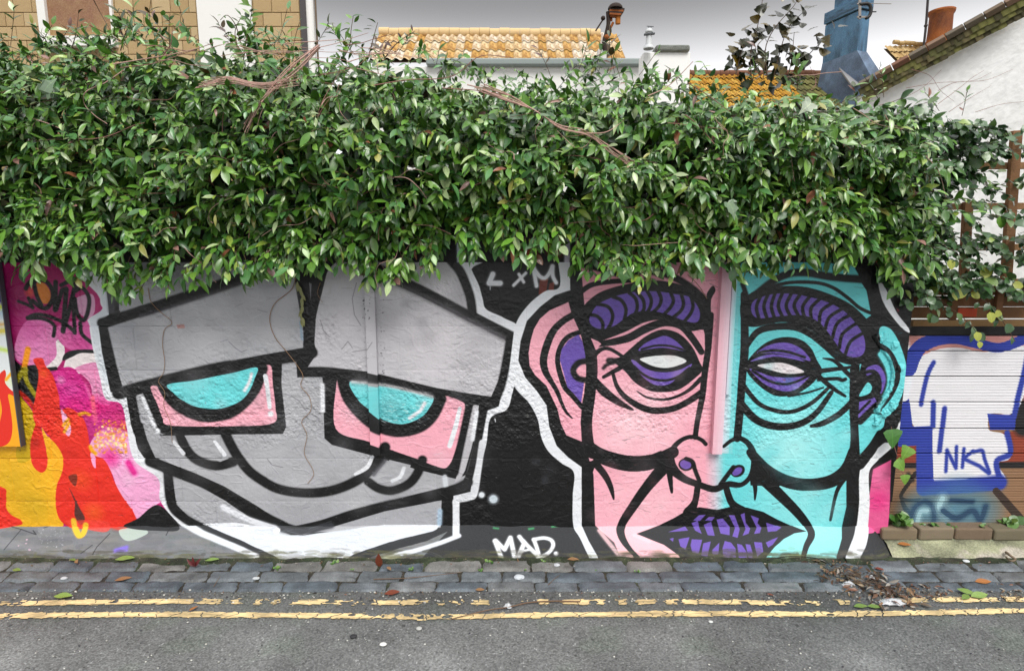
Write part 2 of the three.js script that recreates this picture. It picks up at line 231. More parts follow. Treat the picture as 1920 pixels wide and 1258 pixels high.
  LS(K, 15, [276, 735, 290, 772, 306, 806]);
  FC(PK, [281, 727, 293, 724, 300, 736, 318, 760, 345, 778, 372, 788, 400, 790, 428, 782, 456, 760, 474, 736, 488, 706, 494, 688, 502, 684, 509, 690, 511, 720, 516, 764, 512, 793, 440, 799, 320, 798, 304, 784, 294, 758]);
  L(K, 21, [306, 720, 318, 745, 340, 765, 370, 778, 397, 780, 430, 773, 458, 752, 478, 725, 490, 690]);
  FC(CY, [313, 721, 360, 714, 400, 706, 440, 698, 481, 689, 477, 710, 466, 735, 450, 752, 422, 764, 395, 767, 365, 762, 340, 750, 324, 737]);
  L(WH, 4.5, [471, 701, 467, 716, 458, 732]); B(WH, [497, 705, 501, 730, 505, 764], [9, 8, 7]); D(WH, 507, 776, 4.5); LS(WH, 5.5, [267, 747, 289, 799]); D(WH, 295, 808, 4);
  // right eye
  F(K, [604, 700, 690, 712, 740, 722, 820, 742, 905, 762, 898, 800, 874, 890, 856, 898, 780, 880, 690, 852, 622, 834, 608, 822]);
  F(GL, [881, 758, 898, 760, 893, 800, 884, 840, 872, 882, 862, 900, 852, 905, 860, 880, 868, 835]); F(GR, [898, 764, 900, 790, 890, 830, 875, 890, 868, 890, 876, 850, 886, 800, 892, 762], 0); LS(K, 12, [908, 766, 896, 830, 880, 895], 1.6);
  FC(PK, [630, 722, 635, 712, 641, 722, 650, 746, 672, 772, 700, 796, 740, 816, 772, 814, 802, 796, 822, 770, 832, 744, 846, 745, 864, 752, 872, 762, 866, 800, 852, 850, 841, 873, 826, 877, 780, 860, 740, 846, 690, 828, 629, 804]);
  L(K, 20, [642, 712, 652, 745, 676, 776, 705, 798, 745, 809, 785, 801, 810, 780, 826, 748]);
  FC(CY, [655, 716, 700, 722, 740, 728, 780, 737, 812, 745, 803, 768, 790, 782, 766, 793, 745, 795, 720, 788, 695, 770, 671, 750]);
  L('#bcb9bb', 5, [660, 716, 720, 722, 790, 738, 810, 744], 4, false, 0.7);
  FC('#2f9ca2', [712, 757, 735, 764, 770, 766, 798, 762, 786, 782, 760, 791, 738, 790, 720, 780], 0.3); scratches('#1f7d86', 712, 758, 795, 790, 60, 9, 0.8); scratches('#dff4f4', 712, 758, 795, 792, 50, 7, 0.8); LS(WH, 5, [796, 756, 788, 770, 768, 784], 3);
  B(WH, [862, 766, 854, 800, 843, 836], [7, 9, 9]); LS(WH, 6.5, [894, 772, 886, 824]); LS(WH, 7, [604, 722, 605, 770], 2.5);
  LS(K, 12, [880, 760, 868, 815, 853, 886]);
  // cheeks and nose
  L(K, 17, [334, 808, 347, 840, 368, 862, 402, 873, 436, 866]); F(GR, [345, 817, 407, 818, 428, 860, 412, 866, 382, 856, 360, 840]);
  L(K, 17, [421, 812, 440, 848, 462, 878, 485, 897, 520, 916, 570, 924, 620, 920, 665, 903, 695, 880, 712, 858, 722, 838]);
  B(WH, [325, 828, 343, 850], [6, 8]); B(WH, [402, 828, 420, 852], [6, 9]); L(K, 15, [690, 903, 710, 916, 735, 920, 765, 908, 782, 888, 792, 862]); L('#3e3d42', 6, [700, 890, 722, 862], 3, false, 0.6);
  F(GR, [730, 862, 770, 872, 766, 886, 752, 902, 735, 908, 706, 906, 718, 890]); L(WH, 6, [757, 878, 750, 894, 735, 902], 1.5); B(WH, [698, 856, 688, 876, 666, 889], [6, 8, 6]); LS('#d5dae0', 8, [834, 894, 836, 912], 3, 0.8);
  // jaw
  L(K, 17, [280, 866, 325, 884, 380, 906, 430, 932, 480, 961, 530, 986]); L(K, 16, [524, 984, 545, 992, 566, 994, 610, 982, 660, 965, 720, 949, 790, 934, 850, 918, 878, 904]);
  L(K, 16, [314, 884, 320, 943, 340, 968, 380, 991, 440, 1019, 545, 1066]); L(K, 15, [245, 742, 254, 788, 267, 828, 282, 862]);
  F('#edf0f5', [378, 982, 440, 980, 519, 993, 545, 1003, 566, 1004, 720, 984, 826, 984, 818, 994, 730, 1016, 662, 1040, 640, 1054, 530, 1056, 520, 1046, 450, 1013]);
  L('#3b3d42', 11, [514, 988, 545, 996, 575, 996, 620, 986], 4, false, 0.8);
  L(WH, 10, [418, 951, 460, 972, 514, 990], 3, false, 0.9); D('#f3f5f8', 519, 995, 5); scratches('#9aa6b4', 450, 990, 800, 1045, 120, 40, 0.35);
  F(K, [831, 930, 850, 930, 850, 990, 800, 1014, 742, 1030, 660, 1056, 642, 1054, 720, 1024, 790, 1004, 830, 988]); LS('#a9c3d8', 8, [825, 958, 824, 982], 3, 0.8);
  L(WH, 9, [860, 1004, 820, 1020, 780, 1032, 740, 1042, 712, 1052], 2); LS(WH, 12, [855, 944, 855, 1004], 1.5); L(WH, 11, [904, 830, 897, 880, 890, 924, 880, 933, 856, 938, 855, 946], 1.5);
  LS(K, 2, [926, 742, 926, 744]); D('#e6edf3', 903, 928, 5, 2); D('#c9d5de', 925, 936, 7.5, 3);
  // lettering
  LS(WH, 9, [924, 514, 917, 531, 938, 531], 3); LS('#e0e2e6', 5, [963, 535, 986, 512], 2); LS('#e0e2e6', 5, [973, 514, 982, 529], 2);
  L(WH, 6.5, [1000, 502, 1006, 536], 3); L(WH, 6.5, [1000, 502, 1012, 518, 1022, 521, 1030, 512, 1036, 499], 3); L(WH, 6.5, [1036, 500, 1037, 518, 1043, 530], 2.5);
  // ---- two-colour face: outline
  FC(WH, [1046, 466, 1050, 535, 1022, 546, 992, 570, 968, 605, 960, 650, 955, 700, 958, 715, 972, 735, 992, 756, 1008, 786, 1015, 820, 1028, 846, 1052, 868, 1076, 886, 1074, 930, 1075, 985, 1088, 1010, 1118, 1064, 1160, 1064, 1120, 985, 1110, 860, 1060, 780, 1080, 466]);
  F(K, [1071, 440, 1071, 544, 1060, 547, 1040, 554, 1012, 576, 988, 602, 976, 640, 972, 676, 985, 708, 1006, 732, 1025, 760, 1030, 800, 1044, 836, 1066, 858, 1091, 876, 1091, 985, 1104, 1012, 1134, 1064, 1640, 1064, 1640, 440]);
  // base colours of the two halves
  F(PK, [1088, 480, 1350, 480, 1352, 1064, 1172, 1064, 1152, 1018, 1116, 985, 1113, 890, 1096, 830, 1100, 620]); F(CY, [1348, 480, 1600, 496, 1625, 540, 1636, 600, 1612, 700, 1608, 830, 1592, 900, 1588, 985, 1582, 1064, 1348, 1064]);
  const mix3 = (t) => srgb('#eab2c0').lerp(srgb('#e2d3de'), Math.min(1, t * 2)).lerp(srgb('#a4dfe4'), Math.max(0, t * 2 - 1)).getStyle();
  F('#7fd6da', [1380, 480, 1390, 480, 1374, 850, 1364, 850]);
  for (let k = 0; k < 12; k++) { const a = 1349 + k * 2.75, b = a + 4; F(mix3((k + 0.5) / 12), [a + 1, 480, b + 1, 480, b - 16.5, 850, a - 16.5, 850]); }
  for (let k = 0; k < 14; k++) { const t = (k + 0.5) / 14, a = 1322 + k * 2.6, b = a + 4; F(srgb(PK).lerp(srgb('#cfc4d0'), Math.min(1, t * 2)).lerp(srgb(CY), Math.max(0, t * 2 - 1)).getStyle(), [a, 850, b, 850, b + 2, 985, a + 2, 985]); }
  fog('#fbd3da', 1190, 800, 110, 0.75); fog('#f8c6cf', 1210, 960, 120, 0.6); fog('#b9f0f0', 1490, 840, 110, 0.75); fog('#a5e8e8', 1500, 960, 120, 0.6); fog('#de8b9c', 1160, 520, 90, 0.5); fog('#42b3b8', 1500, 530, 90, 0.35);  // painted light: paler low on the face, deeper under the climber's shade
  // ear at the left
  F(PK, [1066, 566, 1072, 588, 1090, 628, 1104, 700, 1092, 755, 1089, 790, 1091, 828, 1062, 816, 1052, 795, 1045, 766, 1035, 745, 1025, 724, 1003, 703, 993, 686, 991, 662, 995, 638, 1001, 617, 1012, 598, 1030, 582]);
  B(K, [1076, 590, 1056, 602, 1038, 620, 1026, 646, 1019, 675, 1023, 697, 1034, 716, 1045, 735, 1053, 755, 1062, 773, 1073, 784], [12, 12, 13, 14, 14, 12, 9, 8, 6, 5, 2]);
  B(K, [1090, 622, 1068, 630, 1055, 643, 1047, 662, 1046, 682, 1052, 706, 1060, 727, 1075, 744, 1092, 764], [9, 9, 9, 9, 9, 10, 10, 9, 9]);
  F(PU, [1085, 627, 1092, 640, 1098, 665, 1097, 690, 1095, 720, 1090, 755, 1078, 740, 1064, 726, 1057, 700, 1050, 675, 1053, 655, 1066, 638]);
  FC(PK, [1099, 682, 1087, 686, 1080, 696, 1086, 705, 1099, 708]); L(K, 9, [1099, 677, 1084, 681, 1075, 695, 1083, 709, 1099, 713]);
  B(K, [1079, 470, 1080, 550, 1088, 590, 1104, 640, 1110, 690, 1106, 740, 1100, 790, 1104, 830, 1112, 850], [20, 20, 22, 22, 22, 22, 22, 20, 24]);
  // brow at the left
  L(K, 11, [1090, 494, 1130, 504, 1165, 513, 1205, 508, 1250, 514, 1292, 536, 1322, 562]); B(K, [1088, 548, 1110, 534, 1145, 528, 1190, 526], [10, 9, 9, 7]);
  FC(K, [1092, 580, 1106, 562, 1130, 546, 1170, 534, 1220, 526, 1262, 530, 1290, 540, 1312, 553, 1324, 558, 1327, 548, 1337, 536, 1342, 545, 1334, 562, 1334, 590, 1337, 612, 1330, 642, 1323, 652, 1320, 620, 1300, 621, 1286, 617, 1266, 604, 1246, 599, 1210, 604, 1175, 621, 1134, 637, 1112, 642, 1100, 632, 1096, 604]);
  FC(PU, [1105, 600, 1110, 586, 1120, 572, 1137, 562, 1162, 553, 1192, 547, 1230, 546, 1265, 551, 1292, 556, 1306, 570, 1313, 586, 1311, 600, 1302, 605, 1280, 600, 1250, 589, 1220, 583, 1190, 586, 1172, 597, 1152, 611, 1130, 617, 1112, 612]);
  for (const s of [[1106, 590, 1120, 593, 1130, 605, 1130, 619], [1120, 570, 1140, 575, 1149, 590, 1146, 606, 1139, 618], [1150, 557, 1165, 563, 1174, 580, 1170, 603], [1180, 549, 1192, 560, 1195, 578, 1188, 594], [1194, 547, 1206, 562, 1208, 578, 1202, 588], [1213, 545, 1221, 560, 1220, 574, 1213, 587], [1234, 545, 1240, 560, 1236, 574, 1224, 586], [1258, 549, 1263, 564, 1257, 577, 1245, 590], [1278, 552, 1282, 570, 1276, 584, 1261, 596], [1296, 556, 1300, 574, 1294, 590, 1282, 604]]) L(K, 5.5, s, 1);
  // eye at the left
  B(K, [1118, 646, 1150, 641, 1180, 633, 1210, 617, 1245, 605, 1276, 610, 1296, 630, 1316, 660], [10, 13, 15, 15, 14, 14, 13, 11]); F(PK, [1297, 621, 1320, 618, 1318, 650]);
  F(PK, [1108, 634, 1122, 640, 1128, 645, 1117, 656]);
  FC(K, [1150, 676, 1166, 668, 1182, 654, 1206, 634, 1230, 621, 1250, 618, 1276, 627, 1299, 651, 1313, 680, 1318, 694, 1300, 712, 1276, 729, 1250, 735, 1220, 733, 1192, 718, 1172, 696]);
  FC(PU, [1197, 657, 1211, 643, 1236, 632, 1250, 630, 1266, 638, 1280, 651, 1285, 659, 1265, 655, 1240, 652, 1215, 655]); L(K, 3, [1203, 655, 1230, 648, 1258, 649, 1284, 657], 1);
  FC('#e4e8e8', [1200, 673, 1222, 668, 1248, 666, 1270, 668, 1288, 677, 1270, 686, 1250, 690, 1230, 688, 1214, 682]);
  FC(PU, [1184, 676, 1192, 677, 1206, 688, 1226, 696, 1250, 698, 1276, 693, 1298, 682, 1290, 694, 1272, 706, 1262, 716, 1250, 722, 1230, 722, 1212, 712, 1197, 697]); L(K, 4, [1188, 686, 1205, 701, 1226, 711, 1250, 713, 1272, 706, 1293, 690], 1);
  L(K, 9, [1172, 680, 1155, 677, 1142, 676]); L(K, 5, [1150, 680, 1138, 684, 1132, 690]); B(K, [1166, 688, 1150, 697, 1132, 707], [9, 8, 6]); B(K, [1112, 668, 1128, 655, 1145, 655, 1170, 670], [10, 7, 6, 6]);
  B(K, [1194, 733, 1214, 745, 1245, 749, 1270, 743, 1294, 730, 1315, 710], [1.5, 4, 5, 5, 7, 9]); B(K, [1150, 702, 1158, 726, 1175, 746, 1202, 763, 1230, 770, 1262, 766, 1290, 753, 1316, 736], [6, 8, 10, 12, 13, 12, 12, 13]);
  B(K, [1110, 708, 1132, 733, 1160, 754, 1187, 768], [14, 17, 12, 2]); B(K, [1334, 590, 1329, 650, 1322, 700, 1317, 745, 1308, 790, 1304, 820], [10, 12, 12, 12, 10, 10]);
  // nose
  B(K, [1324, 833, 1316, 825, 1300, 819, 1282, 823, 1266, 836, 1258, 855, 1262, 878, 1282, 897, 1312, 909, 1340, 917, 1366, 908, 1390, 909, 1406, 896, 1415, 876, 1414, 852, 1404, 832, 1388, 822, 1372, 826, 1358, 837], [7, 7, 8, 8, 10, 14, 18, 14, 12, 13, 12, 9, 9, 14, 12, 10, 9, 7, 6]);
  E(K, 1287, 871, 14.5, 12); E(PU, 1286, 871, 11, 8.5, 0.3); L(K, 7, [1287, 860, 1299, 866, 1304, 882, 1312, 902], 1); E(K, 1384, 883, 14, 11, -0.5); E(PU, 1383, 884, 10.5, 6.5, -0.6); L(K, 8, [1352, 908, 1363, 893, 1376, 876], 1);
  B(K, [1396, 552, 1397, 650, 1393, 700, 1388, 770, 1383, 822], [13, 16, 15, 15, 15]); L(K, 7, [1393, 532, 1401, 556], 2); F(K, [1418, 850, 1432, 872, 1470, 902, 1462, 912, 1408, 910, 1406, 886]); F(K, [1258, 862, 1240, 845, 1222, 852, 1220, 878, 1250, 880, 1264, 894, 1290, 903]);
  // cheeks, jaw and neck
  B(K, [1106, 838, 1124, 853, 1150, 863, 1180, 869, 1212, 868, 1240, 860, 1262, 848], [20, 28, 30, 31, 30, 26, 22]);
  F(K, [1091, 868, 1120, 862, 1112, 885, 1114, 925, 1116, 985, 1091, 985]); F(K, [1091, 985, 1116, 985, 1126, 1006, 1172, 1064, 1132, 1064, 1104, 1014]); B(K, [1116, 868, 1135, 892, 1146, 915, 1151, 936], [14, 12, 9, 2]);
  B(K, [1252, 868, 1216, 910, 1190, 946, 1166, 984, 1166, 1006, 1182, 1032, 1210, 1060], [26, 20, 18, 15, 13, 9, 7]); B(K, [1256, 888, 1258, 906, 1260, 923], [11, 8, 4]); B(K, [1309, 908, 1304, 940, 1292, 962], [11, 12, 24]); B(K, [1361, 910, 1372, 942, 1392, 960], [11, 13, 22]);
  LS('#f6c6cf', 6, [1190, 1004, 1218, 1016], 3, 0.8); LS('#f9cfd6', 7, [1124, 995, 1168, 1052], 3, 0.6);
  // lips
  F(K, [1194, 1001, 1235, 986, 1265, 971, 1290, 956, 1312, 951, 1345, 956, 1372, 950, 1402, 952, 1432, 960, 1458, 974, 1482, 985, 1513, 996, 1490, 1000, 1470, 1011, 1455, 1026, 1435, 1052, 1425, 1064, 1296, 1064, 1272, 1042, 1246, 1023]);
  for (const q of [[1253, 998, 1285, 987, 1291, 995, 1268, 997], [1297, 981, 1309, 976, 1312, 990, 1317, 1002, 1304, 995], [1300, 976, 1311, 966, 1324, 965, 1313, 977], [1320, 984, 1334, 978, 1341, 1005, 1328, 1004], [1322, 976, 1330, 969, 1341, 970, 1335, 977], [1344, 974, 1356, 972, 1369, 988, 1369, 1004, 1352, 1001], [1367, 966, 1378, 966, 1388, 993, 1384, 1009, 1374, 1006, 1379, 990], [1389, 965, 1397, 962, 1399, 980, 1408, 992, 1405, 1001, 1393, 1005, 1399, 992], [1408, 966, 1424, 972, 1421, 981, 1429, 990, 1426, 1000, 1415, 1002, 1420, 990], [1437, 980, 1466, 989, 1456, 996, 1441, 998], [1256, 1011, 1264, 1009, 1263, 1017], [1273, 1012, 1294, 1008, 1287, 1033, 1277, 1026], [1298, 1012, 1318, 1013, 1312, 1041, 1300, 1038, 1296, 1024], [1320, 1020, 1334, 1016, 1329, 1046, 1317, 1044], [1336, 1034, 1350, 1018, 1349, 1041, 1339, 1044], [1360, 1015, 1372, 1018, 1381, 1030, 1382, 1052, 1359, 1052, 1356, 1030], [1383, 1020, 1392, 1022, 1404, 1040, 1400, 1054, 1388, 1054], [1399, 1021, 1408, 1022, 1414, 1040, 1412, 1052, 1406, 1050], [1415, 1017, 1430, 1018, 1433, 1036, 1422, 1046], [1437, 1018, 1460, 1007, 1451, 1022, 1442, 1028]]) F(PU, q);
  // cyan half
  L(K, 12, [1402, 566, 1446, 530, 1478, 514, 1512, 511, 1560, 519, 1620, 524]); B(K, [1440, 540, 1480, 530, 1530, 530, 1562, 539, 1590, 558, 1614, 578, 1642, 590], [7, 6, 6, 6, 6, 6, 6]); F(K, [1600, 440, 1640, 440, 1640, 640, 1622, 600, 1636, 590, 1626, 545, 1612, 524]);
  F(K, [1634, 585, 1700, 585, 1660, 660, 1644, 640]);
  FC(K, [1389, 572, 1402, 554, 1430, 541, 1480, 536, 1520, 540, 1560, 553, 1595, 570, 1620, 592, 1638, 615, 1648, 645, 1648, 668, 1630, 680, 1600, 682, 1574, 672, 1554, 650, 1534, 628, 1505, 611, 1470, 604, 1440, 608, 1415, 613, 1393, 606]);
  FC(PU, [1409, 574, 1418, 561, 1446, 552, 1476, 550, 1506, 554, 1536, 561, 1561, 570, 1582, 582, 1599, 598, 1612, 615, 1621, 632, 1623, 655, 1614, 668, 1594, 669, 1579, 660, 1571, 648, 1560, 632, 1547, 615, 1534, 603, 1514, 593, 1490, 591, 1455, 594, 1425, 597, 1412, 590]);
  for (const s of [[1427, 555, 1419, 576, 1424, 598], [1441, 551, 1433, 574, 1439, 597], [1454, 550, 1447, 574, 1453, 596], [1468, 549, 1460, 573, 1468, 594], [1485, 550, 1475, 573, 1483, 593], [1501, 552, 1490, 572, 1498, 592], [1519, 556, 1506, 575, 1509, 594], [1539, 560, 1522, 577, 1522, 598], [1562, 568, 1541, 583, 1537, 606], [1580, 579, 1556, 595, 1548, 618], [1594, 591, 1571, 606, 1562, 633], [1607, 606, 1581, 626, 1575, 652], [1620, 624, 1596, 640, 1586, 664]]) L(K, 5.5, s, 1);
  B(K, [1400, 650, 1420, 623, 1450, 613, 1490, 613, 1520, 626, 1548, 648, 1575, 672, 1600, 680], [10, 12, 13, 13, 12, 12, 11, 10]);
  FC(K, [1398, 688, 1406, 672, 1422, 654, 1442, 640, 1470, 632, 1500, 636, 1521, 652, 1532, 674, 1543, 696, 1532, 711, 1515, 727, 1490, 740, 1460, 743, 1434, 731, 1410, 709]);
  FC(PU, [1420, 662, 1440, 648, 1465, 642, 1486, 645, 1506, 656, 1521, 676, 1500, 672, 1480, 666, 1450, 662]); L(K, 4, [1424, 661, 1450, 657, 1478, 660, 1510, 670], 1); FC(PU, [1408, 678, 1430, 667, 1455, 664, 1490, 669, 1510, 678, 1480, 672, 1450, 669]); 
  FC('#e2dade', [1421, 685, 1440, 681, 1465, 680, 1488, 686, 1509, 697, 1490, 701, 1470, 700, 1450, 695, 1435, 691]);
  FC(PU, [1406, 692, 1425, 698, 1450, 706, 1480, 708, 1505, 706, 1521, 702, 1512, 714, 1495, 729, 1478, 734, 1455, 730, 1430, 717]); L(K, 4, [1412, 695, 1438, 712, 1465, 720, 1490, 717, 1520, 703], 1); F('#a33a5c', [1466, 711, 1474, 712, 1473, 715], 0.8);
  B(K, [1545, 727, 1512, 737, 1480, 741], [3, 4, 8]); B(K, [1394, 722, 1424, 757, 1460, 771, 1490, 771, 1524, 755, 1554, 728], [9, 8, 8, 8, 8, 6]); B(K, [1390, 758, 1420, 788, 1460, 800, 1500, 795, 1532, 774, 1560, 736], [15, 14, 14, 13, 11, 8]);
  B(K, [1525, 698, 1560, 693, 1588, 690, 1612, 684], [10, 8, 6, 2]); B(K, [1544, 672, 1566, 677, 1588, 698, 1606, 716], [2, 7, 8, 8]); L(K, 6, [1536, 712, 1570, 710, 1580, 713, 1586, 711], 1); B(K, [1530, 700, 1560, 726, 1586, 743], [9, 8, 4]);
  B(K, [1604, 748, 1575, 776, 1545, 793, 1522, 799], [12, 12, 11, 5]); B(K, [1604, 690, 1602, 760, 1604, 820, 1600, 872], [18, 17, 17, 20]);
  B(K, [1408, 848, 1440, 884, 1480, 904, 1520, 909, 1560, 902, 1590, 880, 1602, 846], [16, 24, 24, 24, 26, 28, 20]); B(K, [1426, 893, 1460, 925, 1495, 960, 1516, 987, 1522, 1003, 1513, 1026, 1507, 1060], [22, 20, 17, 14, 12, 9, 7]); B(K, [1415, 902, 1417, 918, 1416, 937], [10, 7, 2]); B(K, [1588, 893, 1570, 922, 1558, 975], [10, 7, 5]);
  F(K, [1588, 890, 1614, 872, 1614, 940, 1611, 985, 1604, 1010, 1598, 1064, 1566, 1064, 1580, 1010, 1580, 985, 1588, 950]);
  // ear at the right
  F(CY, [1610, 791, 1636, 776, 1662, 776, 1658, 800, 1641, 816, 1638, 836, 1630, 846, 1613, 854]); F(PU, [1612, 750, 1640, 744, 1646, 755, 1630, 772, 1610, 784]); LS(K, 4, [1610, 774, 1632, 752], 1); FC(PU, [1626, 690, 1645, 684, 1660, 698, 1662, 724, 1651, 738, 1649, 712, 1640, 700, 1626, 704]); L(K, 6, [1622, 698, 1640, 697, 1650, 712, 1646, 738, 1612, 750], 1);
  FC(CY, [1618, 730, 1628, 717, 1636, 726, 1630, 738, 1612, 743]);
  FC(CY, [1650, 616, 1672, 618, 1692, 655, 1702, 700, 1692, 742, 1676, 770, 1660, 780, 1648, 766, 1668, 738, 1664, 690, 1652, 664]); B(K, [1650, 648, 1668, 660, 1680, 686, 1682, 712, 1670, 742, 1650, 768], [10, 9, 12, 12, 9, 6]); L(K, 12, [1640, 664, 1662, 690, 1668, 715, 1656, 748, 1640, 764, 1614, 790], 1.5);
  L(CY, 9, [1652, 664, 1666, 690, 1669, 720, 1658, 748, 1644, 770], 3); scratches('#1f8f98', 1648, 620, 1695, 780, 60, 8, 0.6);
  FC('#dfe2e6', [1648, 528, 1660, 538, 1682, 585, 1704, 614, 1706, 624, 1690, 613, 1664, 580, 1652, 552]); F('#7a1f3a', [1680, 576, 1688, 582, 1684, 586], 0.8);
  // right-hand edge
  F('#e0588f', [1638, 880, 1672, 862, 1668, 1000, 1626, 1000, 1630, 940]); fog('#e01f78', 1648, 940, 26, 0.6); fog('#f58ab4', 1650, 890, 26, 0.6);
  B('#edf0f3', [1662, 838, 1640, 858, 1622, 884, 1622, 940, 1618, 985, 1612, 1015, 1596, 1060], [18, 18, 18, 20, 22, 22, 20]); B(K, [1650, 812, 1636, 840, 1612, 870], [12, 20, 24]); L('#e3e6ea', 8, [1690, 795, 1680, 815, 1668, 838], 3, false, 0.9);
  F(K, [1668, 780, 1690, 775, 1684, 800, 1664, 830, 1650, 826]);
  // MAD.
  LS('#f0f2f5', 7.5, [928, 1015, 939, 1045], 2.4); LS('#f0f2f5', 7.5, [929, 1014, 946, 1031, 957, 1008, 965, 1045], 2.4); LS('#f0f2f5', 7.5, [971, 1046, 983, 1018, 974, 1006], 2.4); LS('#f0f2f5', 7, [981, 1014, 1009, 1043], 2.2); LS('#f0f2f5', 4, [976, 1034, 993, 1030], 2);
  L('#f0f2f5', 6.5, [1001, 1011, 1007, 1028, 1012, 1046], 2); L('#f0f2f5', 6.5, [1001, 1011, 1020, 1008, 1034, 1013, 1037, 1024, 1028, 1037, 1010, 1046], 2); D('#f0f2f5', 1043, 1039, 4);
  // wear: drips, scuffs, chips
  LS('#c9ccd2', 1.5, [919, 537, 919, 543], 0.5); LS('#c9ccd2', 1.5, [928, 785, 929, 791], 0.5);
  specks('#7e7c84', 1080, 520, 1650, 960, 700, 0.3, 0.9, 0.5); scratches('#3c3b41', 1080, 520, 1650, 960, 420, 16, 0.5); scratches('#45444a', 190, 540, 960, 1000, 300, 18, 0.35); for (let k = 0; k < 60; k++) fog(k % 2 ? '#8a888d' : '#d3cfd4', 220 + (k * 211) % 700, 560 + (k * 137) % 400, 14 + (k * 7) % 34, 0.24); for (let k = 0; k < 40; k++) fog(k % 2 ? '#d98c9c' : '#fbd9e0', 1110 + (k * 97) % 210, 660 + (k * 61) % 320, 10 + (k * 5) % 24, 0.16); for (let k = 0; k < 40; k++) fog(k % 2 ? '#3fb4b9' : '#c4f2f2', 1400 + (k * 83) % 200, 640 + (k * 71) % 340, 10 + (k * 5) % 24, 0.16);
  scratches('#6a6870', 1100, 640, 1620, 960, 110, 9, 0.35); specks('#2c2a30', 60, 520, 1660, 980, 420, 0.3, 1, 0.5); specks('#f5f5f7', 240, 560, 940, 980, 260, 0.3, 0.9, 0.6);
  scratches('#79777d', 240, 560, 940, 980, 160, 22, 0.3); scratches('#d8d6da', 240, 560, 940, 980, 120, 16, 0.4);
  // hairline cracks, chips down to old paint, sprayed mist at the edges of the lines
  for (let k = 0; k < 46; k++) { let x = 240 + ((k * 197) % 1400), y = 540 + ((k * 89) % 420); const p = [x, y]; for (let j = 0; j < 5; j++) { x += 6 + ((k * 31 + j * 17) % 13); y += ((k * 53 + j * 29) % 17) - 8; p.push(x, y); } LS('#4a484d', 0.5, p, 0.1, 0.22); }
  for (const p of [[428, 640, 440, 652, 452, 660, 462, 656], [500, 860, 510, 872, 530, 876], [520, 735, 545, 742, 560, 752, 575, 772], [640, 770, 655, 776, 680, 772], [600, 600, 606, 620, 618, 632], [640, 655, 652, 640, 660, 652], [668, 530, 660, 560, 664, 590, 676, 610], [700, 640, 690, 655, 660, 660]]) LS('#4a474d', 1.1, p, 0.3, 0.4);
  specks('#7d2b3c', 240, 700, 420, 760, 20, 0.5, 1.6, 0.5); specks('#1a181c', 680, 540, 696, 660, 26, 0.6, 2, 0.8); specks('#1a181c', 712, 540, 722, 720, 24, 0.6, 1.8, 0.8); specks('#efeff2', 500, 760, 600, 800, 60, 0.4, 1.4, 0.7); specks('#efeff2', 400, 900, 760, 980, 160, 0.3, 1.2, 0.6);
  scratches('#c4677b', 1110, 700, 1330, 990, 60, 10, 0.35); scratches('#2b9aa0', 1410, 640, 1600, 1000, 90, 8, 0.45);
}
// ---------------------------------------------------------------- run the paint, make the materials
wallCtx.fillStyle = '#55565a'; wallCtx.fillRect(0, 0, 2048, 630);
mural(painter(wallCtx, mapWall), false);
{ // bare concrete of the plinth, then the same paint, thinner and dusty, its pink and cyan paled to carry light from above
  const g = plinthCtx, cw = 2048;
  g.fillStyle = '#74767b'; g.fillRect(0, 0, cw, 80);
  for (let k = 0; k < 1600; k++) { g.globalAlpha = rr(0.05, 0.2); g.fillStyle = pick(['#484b51', '#8a8b8f', '#566160', '#7d7a73']); g.beginPath(); g.ellipse(rr(0, cw), rr(0, 80), rr(4, 40), rr(2, 12), 0, 0, 7); g.fill(); }
  g.globalAlpha = 1;
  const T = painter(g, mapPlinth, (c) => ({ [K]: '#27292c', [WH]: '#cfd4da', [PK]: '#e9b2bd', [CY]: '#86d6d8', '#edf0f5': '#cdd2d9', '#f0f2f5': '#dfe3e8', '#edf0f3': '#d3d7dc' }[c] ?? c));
  // the mural covers only what the photograph shows covered: keep the bare stretches bare
  T.F('#3a3c41', [0, 0, 1, 0, 1, 1]);
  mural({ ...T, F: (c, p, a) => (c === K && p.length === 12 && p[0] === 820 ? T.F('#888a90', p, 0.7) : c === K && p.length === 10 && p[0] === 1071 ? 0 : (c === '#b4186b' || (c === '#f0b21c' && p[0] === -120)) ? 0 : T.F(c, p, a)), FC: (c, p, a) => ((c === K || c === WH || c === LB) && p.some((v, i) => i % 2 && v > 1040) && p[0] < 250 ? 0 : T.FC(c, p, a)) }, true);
  T.L(WH, 12, [338, 978, 380, 1000, 430, 1022, 478, 1044], 2);
  for (let k = 0; k < 700; k++) { const y = 80 - Math.abs(rr(0, 1) + rr(0, 1) - 1) * 26; g.globalAlpha = rr(0.1, 0.4); g.fillStyle = pick(['#2e2a24', '#3b3a2a', '#4a4a30', '#6a6a3a', '#57524a']); g.beginPath(); g.ellipse(rr(0, cw), y, rr(3, 26), rr(1, 5), 0, 0, 7); g.fill(); }
  g.globalAlpha = 0.8; g.strokeStyle = '#1c1d20'; g.lineWidth = 1.6;
  for (const p of [[4, 1032, 38, 993, 20, 988], [38, 993, 66, 1003, 60, 995], [172, 1040, 180, 1026, 205, 1000], [150, 1038, 172, 1022], [80, 990, 96, 985, 110, 986], [310, 1004, 316, 992, 330, 990]]) { g.beginPath(); for (let i = 0; i < p.length; i += 2) { const [x, y] = mapPlinth(p[i], p[i + 1]); i ? g.lineTo(x, y) : g.moveTo(x, y); } g.stroke(); }
  g.globalAlpha = 1; T.LS('#3f9a63', 3, [992, 992, 1000, 991], 2, 0.8); T.LS('#3f9a63', 2.5, [1035, 988, 1075, 984], 2, 0.8); T.LS('#3f9a63', 3, [926, 990, 934, 991], 2, 0.7);
}
